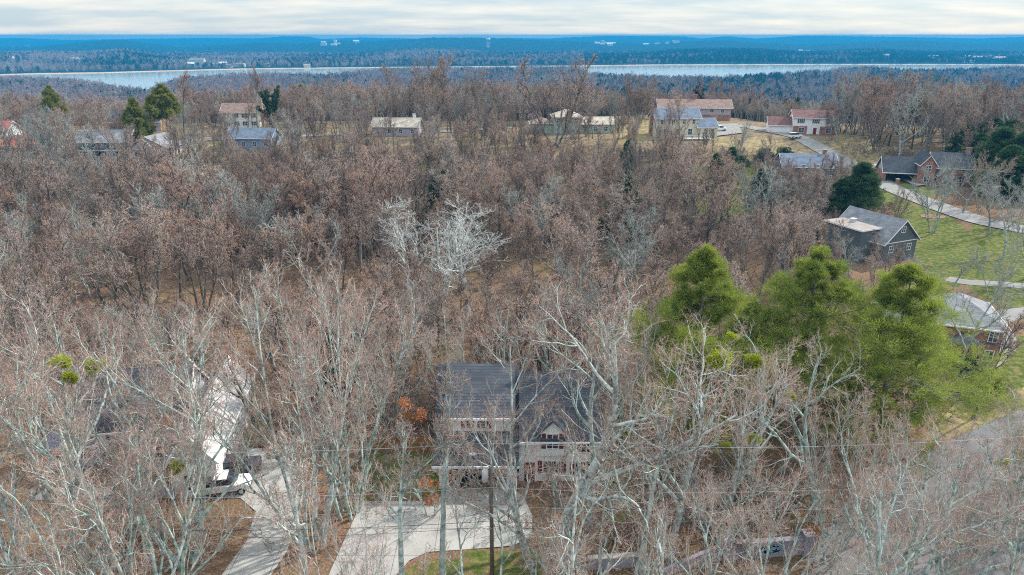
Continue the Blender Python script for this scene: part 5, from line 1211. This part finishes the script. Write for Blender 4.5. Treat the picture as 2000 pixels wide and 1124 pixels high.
# shrubs
HB = leafball(5, 3.4, 2.3, 9000, .22, .14, M['holly']); OB = leafball(6, 2.6, 1.9, 9000, .2, .07, M['olive']); MBL = leafball(7, .6, .5, 2200, .16, .06, M['mistletoe'], 8); DL = leafball(8, 1.1, .8, 330, .2, .13, M['deadleaf'], 9)
for me in (HB, OB): me.name = 'foliage'
STEM = MB(); 
for k in range(5): STEM.tube([(0, 0, -.4), (.4 * math.cos(k * 1.3), .4 * math.sin(k * 1.3), 1.0), (1.2 * math.cos(k * 1.3), 1.2 * math.sin(k * 1.3), 2.2)], [.06, .05, .03], 5)
STEMO = STEM.build('stems', M['bark_brown']); STEMM = STEMO.data; bpy.data.objects.remove(STEMO)
for me, px, py, s, lb in [(HB, 1530, 320, 1.05, 'broad dark holly bush beside the pale street'), (HB, 1492, 318, .9, 'dark holly bush left of the broad one'), (HB, 1445, 332, .9, 'dark green bush in front of the parking area'),
                          (OB, 1925, 782, .95, 'olive green rounded bush at the edge of the right lawn'), (OB, 1545, 352, .5, 'small yellow-green bush under the bare trees'), (OB, 1738, 408, .5, 'small round bush beside the street, near the low bare tree'),
                          (HB, 1325, 262, .4, 'small dark bush below the white deck'), (HB, 1720, 640, .6, 'dark bush behind the rightmost pine'), (HB, 1890, 730, .5, 'low dark bush in front of the red brick house')]:
    x, y, z = G(px, py); t = thing('bush', lb, 'bush', (x, y, z)); t.scale = (s, s, s); link('foliage', me, t); link('stems', STEMM, t); USED.append((x, y))
# mistletoe balls and dead leaf clusters hung in the crowns of the near trees
def hang(me, name, cat, lst, base, group):
    for px, py, d, s, lb in lst:
        r = ray(px, py); t = d / r[1]; o = link(name, me, None, (r[0] * t, d, CAMH + r[2] * t - .5 * s)); o.scale = (s, s, s); o.rotation_euler[2] = px; tag(o, lb, cat, group)
hang(MBL, 'mistletoe', 'mistletoe', [(120, 708, 46, 1.2, 'upper left mistletoe ball in the pale left tree'), (187, 716, 46, 1.2, 'mistletoe ball right of the other two in the pale left tree'), (138, 738, 46, 1.1, 'lowest mistletoe ball of the pale left tree'),
    (1412, 706, 52, 1.9, 'largest yellow-green mistletoe clump in front of the pines'), (1385, 712, 52, 1.2, 'mistletoe clump touching the largest one on its left'), (1476, 704, 52, 1.3, 'round mistletoe ball right of the largest clump'), (1504, 720, 52, .8, 'small mistletoe sprig below the round ball'),
    (1430, 660, 53, .9, 'mistletoe sprig above the largest clump'), (1545, 772, 49, .8, 'mistletoe sprig in the wide crooked tree'), (1474, 860, 47, .9, 'mistletoe low in the tree above the sign'), (1220, 845, 48, .8, 'mistletoe sprig beside the board fence'), (1420, 870, 47, .7, 'small mistletoe above the left end of the sign wall'),
    (350, 915, 47, 1.2, 'mistletoe low beside the pickup truck'), (1955, 903, 42, .8, 'mistletoe sprig in the right edge tree')], None, 'mistletoe in the bare trees')
hang(DL, 'dead_leaves', 'leaf cluster', [(835, 955, 51, 1.0, 'orange dead leaf cluster beside the driveway'), (848, 985, 50, .9, 'dead leaves on the sapling over the driveway edge'), (790, 797, 52, .8, 'orange leaf cluster left of the garage roof'), (820, 815, 52, .7, 'pinkish leaf cluster just left of the garage roof'),
    (585, 790, 48, .8, 'orange leaf cluster in the dense upright tree'), (328, 830, 47, .7, 'orange leaf cluster in front of the dark roof'), (285, 905, 46, .7, 'orange leaf cluster over the left terrace'), (1585, 1040, 44, .6, 'orange leaf cluster beside the sign pier')], None, 'dead leaf clusters in the trees')

# ---- the wood: scatter on the slopes
for name in ('driveway', 'road', 'path'): pass
def pk(pts): KEEP.append([G(*p)[:2] for p in pts])
pk([(700, 985), (875, 940), (1010, 940), (1050, 1070), (790, 1100), (760, 1200), (540, 1200), (660, 1040)]); pk(DRIVE_L)
pk([(2100, 740), (1990, 780), (1865, 840), (1700, 925), (1590, 1040), (1540, 1200), (2150, 1200)])
pk([(1420, 232), (1540, 250), (1620, 280), (1700, 325), (1800, 380), (1900, 420), (2060, 450), (2060, 490), (1900, 460), (1800, 420), (1700, 400), (1690, 372), (1620, 335), (1540, 300), (1420, 275)])
for p in LAWNS[6:10] + LAWNS[12:13]: pk(p)
pk(DRY[1])
pk([(1680, 318), (1770, 310), (1860, 330), (1880, 370), (1700, 370)]); pk([(1890, 580), (2100, 560), (2100, 760), (1900, 790), (1870, 720)])
pk([(745, 870), (870, 870), (870, 985), (700, 985)]); pk([(770, 1080), (1060, 1070), (1060, 1200), (760, 1200)])
pk([(1400, 1050), (1600, 1050), (1600, 1110), (1400, 1110)]); pk([(60, 880), (480, 860), (480, 1000), (60, 1000)])
pk([(1260, 820), (1700, 800), (1800, 850), (1760, 920), (1300, 900)])
YL = [(-200, 215), (0, 205), (100, 210), (145, 262), (330, 275), (350, 215), (400, 215), (425, 262), (545, 262), (580, 220), (720, 235), (740, 255), (840, 255), (870, 235), (1000, 250), (1030, 262), (1400, 265), (1440, 300), (1500, 300), (1640, 290), (1680, 345), (1860, 360), (1900, 380), (2300, 330)]
SKX, SKY = zip(*[(-200, 180), (0, 182), (200, 200), (320, 212), (350, 185), (480, 172), (620, 168), (900, 160), (1100, 168), (1180, 182), (1450, 185), (1500, 200), (1600, 205), (1680, 200), (1850, 195), (1950, 172), (2300, 165)])
def ylim(px): return np.interp(px, [a for a, b_ in YL], [b_ for a, b_ in YL])
cand = []
def kept(x, y):
    for k in KEEP:
        c = False; n = len(k)
        for i in range(n):
            x1, y1 = k[i][0], k[i][1]; x2, y2 = k[(i + 1) % n][0], k[(i + 1) % n][1]
            if (y1 > y) != (y2 > y) and x < (x2 - x1) * (y - y1) / (y2 - y1) + x1: c = not c
        if c: return False
    return True
y = 60.0
while y < 330:
    sp_ = 7.4 if y < 175 else 6.2
    x = -0.86 * y - 5
    while x < 0.9 * y + 5:
        jx, jy = x + rt.uniform(-.45, .45) * sp_, y + rt.uniform(-.45, .45) * sp_; x += sp_
        z = tz(jx, jy); px, py = proj(jx, jy, z)
        if px < -140 or px > 2140 or not kept(jx, jy): continue
        if 1240 < px < 1830 and 55 < jy < 80: continue
        if min((jx - a) ** 2 + (jy - b_) ** 2 for a, b_ in USED) < (7 if jy < 80 else 9): continue
        if jy < 205:
            yl = ylim(px) + rt.uniform(-8, 40) - (18 if rt.random() < .06 else 0)
            if jy < 100: yl = max(yl, 500 + rt.uniform(0, 70))
            if jy < 108 and 130 < px < 470: yl = max(yl, 560 + rt.uniform(0, 40))
            elif jy < 112 and 690 < px < 990: yl = max(yl, 490)
            elif jy < 132: yl = max(yl, 400 + rt.uniform(-20, 30))
            if px > 1620 and jy < 118: yl = max(yl, 478 - rt.uniform(0, 40))
            if px > 1590 and jy < 150: yl = max(yl, 400 + rt.uniform(0, 30))
            if 1640 < px < 1860 and 118 < jy < 178 and rt.random() < .7: continue
            if px > 1870 and 150 < jy < 205 and rt.random() < .6: continue
            if px > 1760 and jy > 150: yl = 190 if jy > 190 else 240
            Hm = zfor(jy, yl) - z; H = min(rt.uniform(12, 23), Hm)
            if 165 < jy and px < 1740:
                if rt.random() < (.42 if px < 450 else .25): H = min(rt.uniform(10, 18), zfor(jy, ylim(px) - rt.uniform(20, 60)) - z)
                else: H = min(H, rt.uniform(8, 13))
            if H < 5: continue
        elif jy < 250:
            H = rt.uniform(7, 13) if px < 1640 else rt.uniform(16, 22)
            if rt.random() < .12: continue
            lim_ = zfor(jy, ylim(px) - (85 if rt.random() < .35 else 45)) - z
            if H > lim_ and px < 1640: H = max(5, lim_)
        else:
            H = min(rt.uniform(14, 21), zfor(jy, np.interp(px, SKX, SKY) + rt.uniform(-12, 16)) - z)
            if H < 6: continue
        if 1270 < px < 1465 and 205 < jy < 282: H = min(H, max(4, zfor(jy, 232 if jy > 240 else 250) - z))
        if 92 < jy < 138 and rt.random() < .22: continue
        cand.append((jx, jy, z, H, px, py))
    y += sp_
cand.sort(key=lambda c: -c[3] / math.hypot(c[1], c[0]))
print('wood trees', len(cand), 'hero', NBARE)
MK = ['mvase0', 'mvase1', 'mtall0', 'mfine0', 'moak0', 'moak0', 'mvase2', 'mtall1', 'mfine1', 'moak1', 'goak0', 'goak1', 'gvase0']
def pick(px, yy):
    g = .34 if (px > 1700 or px < 120 or (450 < px < 1000 and 95 < yy < 125)) else .10
    if rt.random() < g: return rt.choice(MK[10:])
    if 90 < yy < 140 and rt.random() < .6: return rt.choice(['mtall0', 'mtall0', 'mtall1'])
    n_ = math.sin(px * .011 + 1.3) + math.sin(px * .0047 - yy * .05) + math.sin(yy * .09 + px * .002)      # kinds grow in patches
    return rt.choice(MK[6:10]) if rt.random() < (.85 if n_ > .35 else .12) else rt.choice(MK[:6])
def zone(px, yy, grey):
    c = {'g': 'grey-twigged', 'r': 'reddish-twigged', 'b': 'brown-twigged'}[grey]
    if px > 1700: a = 'on the wooded slope at the right, beyond the brick house' if yy > 150 else 'around the lawns at the right'
    elif yy < 90: a = 'at the front edge of the wood ' + ('behind the dark roofed house' if px < 520 else 'behind the garage house' if px < 1250 else 'beside the white pines')
    elif yy < 130: a = 'in the heart of the wood, ' + ('left of the white sycamores' if px < 730 else 'around the white sycamores' if px < 1050 else 'right of the white sycamores')
    elif yy < 172: a = 'in the deeper wood ' + ('below the grey ridge houses' if px < 620 else 'below the low grey roofed house' if px < 1000 else 'below the sage and cream houses')
    elif yy < 250: a = 'along the upper wood edge ' + ('by the left ridge houses' if px < 620 else 'in the middle of the ridge' if px < 1000 else 'by the sage and cream houses')
    else: a = 'behind the ridge houses'
    return f'bare {c} tree {a}', f'{c} trees {a}'
for k_, (ex, ed, et, lb) in enumerate([(655, 72, 640, 'small dark evergreen half hidden in the wood behind the dense upright tree'), (1215, 150, 345, 'ivy green evergreen below the sage house'),
                                 (1590, 130, 455, 'low evergreen behind the middle pine'), (870, 160, 330, 'small evergreen at the small green clearing'), (1480, 165, 330, 'dark evergreen at the lawn behind the wood')]):
    x, y, z = GD(ex, ed); plant('cedar', x, y, max(3.5, zfor(ed, et) - z), k_ * 1.3, lb, sx=1.1)
nind = 296 - NBARE; rest = []
for k, (x, y, z, H, px, py) in enumerate(cand):
    key = pick(px, y)
    if k < nind:
        lb, gp = zone(px, y, 'g' if key[0] == 'g' else 'r' if key in MK[6:10] else 'b'); plant(key, x, y, H, rt.uniform(0, 6.28), lb, gp, sx=rt.uniform(1.0, 1.35))
    else: rest.append((x, y, z, H / PH[key], MK.index(key)))

def cloud(name, label, pts, protos):
    """one scattered mass: points carrying scale, spin and which prototype"""
    pts = np.array(pts, float); me = bpy.data.meshes.new(name); me.vertices.add(len(pts)); me.vertices.foreach_set('co', pts[:, :3].astype(np.float32).ravel())
    rng = np.random.RandomState(len(pts))
    for nm, ty, ar in (('sc', 'FLOAT', pts[:, 3]), ('rot', 'FLOAT', rng.uniform(0, 6.28, len(pts))), ('pid', 'INT', pts[:, 4])):
        a = me.attributes.new(nm, ty, 'POINT'); a.data.foreach_set('value', ar.astype(np.int32 if ty == 'INT' else np.float32))
    me.update(); o = link(name, me)
    c = bpy.data.collections.new(name + '_kinds')
    for i, m_ in enumerate(protos):
        po = bpy.data.objects.new('kind_%02d' % i, m_); c.objects.link(po)
    ng = bpy.data.node_groups.new(name, 'GeometryNodeTree'); ng.interface.new_socket('Geometry', in_out='INPUT', socket_type='NodeSocketGeometry'); ng.interface.new_socket('Geometry', in_out='OUTPUT', socket_type='NodeSocketGeometry')
    n = ng.nodes.new; l = ng.links.new; gi = n('NodeGroupInput'); go = n('NodeGroupOutput'); ip = n('GeometryNodeInstanceOnPoints'); ci = n('GeometryNodeCollectionInfo')
    ci.inputs['Collection'].default_value = c; ci.inputs['Separate Children'].default_value = True; ci.inputs['Reset Children'].default_value = True
    def attr(nm, ty):
        a = n('GeometryNodeInputNamedAttribute'); a.data_type = ty; a.inputs['Name'].default_value = nm; return a.outputs[0]
    cx = n('ShaderNodeCombineXYZ'); l(attr('rot', 'FLOAT'), cx.inputs['Z']); l(gi.outputs[0], ip.inputs['Points']); l(ci.outputs[0], ip.inputs['Instance']); ip.inputs['Pick Instance'].default_value = True
    l(attr('pid', 'INT'), ip.inputs['Instance Index']); l(cx.outputs[0], ip.inputs['Rotation']); l(attr('sc', 'FLOAT'), ip.inputs['Scale']); l(ip.outputs[0], go.inputs[0])
    md = o.modifiers.new('scatter', 'NODES'); md.node_group = ng
    tag(o, label, None, kind='stuff'); return o
def joined(key):
    """trunk and crown of a prototype as one mesh, for the scattered masses"""
    tr, cr, _ = PT[key]; me = cr.copy()
    import bmesh
    bm = bmesh.new(); bm.from_mesh(cr); n0 = len(bm.faces); bm.from_mesh(tr); bm.faces.ensure_lookup_table()
    bm.to_mesh(me); bm.free(); return me
JM = [joined(k) for k in MK]
cloud('woodland', 'further bare trees of the wood and the ridge, too many to single out', rest, JM)

# undergrowth in the wood
ug = []
for k in range(5200):
    yy = 45 + 165 * rt.random() ** .8; xx = rt.uniform(-.8, .85) * yy; z = tz(xx, yy); px, py = proj(xx, yy, z)
    if not (-80 < px < 2080) or not kept(xx, yy): continue
    if (px > 1640 and yy < 175 and rt.random() < .8): continue
    if yy < 62 and rt.random() < .45: continue
    if 85 < yy < 140 and rt.random() < .6: continue
    ug.append((xx, yy, z, rt.uniform(.35, 1.1), 0))
print('undergrowth', len(ug))
cloud('undergrowth', 'brown twiggy undergrowth and saplings on the woodland floor', ug, [joined('brush')])

# woods down to the lake, on the far shore
rf = np.random.RandomState(4); FW = []
def band(n, y0f, y1f, u0, u1, sc, pe, wide=None):
    u = rf.uniform(u0, u1, n); a = y0f(u); b_ = y1f(u); yy = np.sqrt(a ** 2 + (b_ ** 2 - a ** 2) * rf.uniform(0, 1, n)); xx = u * yy; z = terrain(xx, yy)
    ok = z > LAKE + .6; ever = rf.uniform(0, 1, n) < pe(u, yy, z)
    pid = np.where(ever, 2 + rf.randint(0, 2, n), rf.randint(0, 2, n))
    s = rf.uniform(.7, 1.25, n) * sc
    for q in zip(xx[ok], yy[ok], z[ok], s[ok], pid[ok]): FW.append(q)
patch = lambda u, yy, z: (np.sin(u * 23 + 1) + np.sin(yy * .011 + u * 9) + np.sin(yy * .004 - u * 31)) / 3
band(26000, lambda u: 325 + 0 * u, lambda u: np.interp(u, *NEAR_S), -.85, .88, 1.0, lambda u, yy, z: np.clip(np.where(u > .12, .62, .22) + .4 * patch(u, yy, z), .03, .95))
CL = [merge([(*tubes(np.array([[[0, 0, 0], [0, 0, 1.0]]]), np.array([[.1, .1]]), 3), 0)], [M['twig_far']], 'x')]
FK = [joined('far0'), joined('far1'), far_clump(1, M['ever_far'], True), far_clump(2, M['ever_far'], False)]
cloud('near_shore_woods', 'mixed bare and evergreen woods falling away to the lake', FW, FK)
FW = []
band(34000, lambda u: np.interp(u, *FAR_S) + 30, lambda u: np.interp(u, *FAR_S) + 1500, -.85, .88, 1.15, lambda u, yy, z: np.clip(np.where(u > .1, .97, .40) + .5 * patch(u, yy, z) + np.clip((z + 25) / 40, 0, .5), .03, .97))
cloud('far_shore_woods', 'blue hazy woods on the far side of the lake', FW, [far_clump(3, M['twig_far'], False), far_clump(4, M['twig_far'], False), FK[2], FK[3]])

# ------------------------------------------------------------------ haze
hz = MB().box(-9000, 9000, -70, 9900, -140, 43.5).build('haze', bpy.data.materials.new('haze'))
hm = hz.data.materials[0]; hm.use_nodes = True; t = hm.node_tree; t.nodes.clear(); o_ = t.nodes.new('ShaderNodeOutputMaterial'); v = t.nodes.new('ShaderNodeVolumePrincipled')
v.inputs['Color'].default_value = (0.022, 0.37, 0.76, 1); v.inputs['Density'].default_value = 0.00018; v.inputs['Anisotropy'].default_value = 0.0
t.links.new(v.outputs[0], o_.inputs['Volume']); tag(hz, 'thin blue air between the wood and the far hills', None, kind='stuff')
print('scene built')
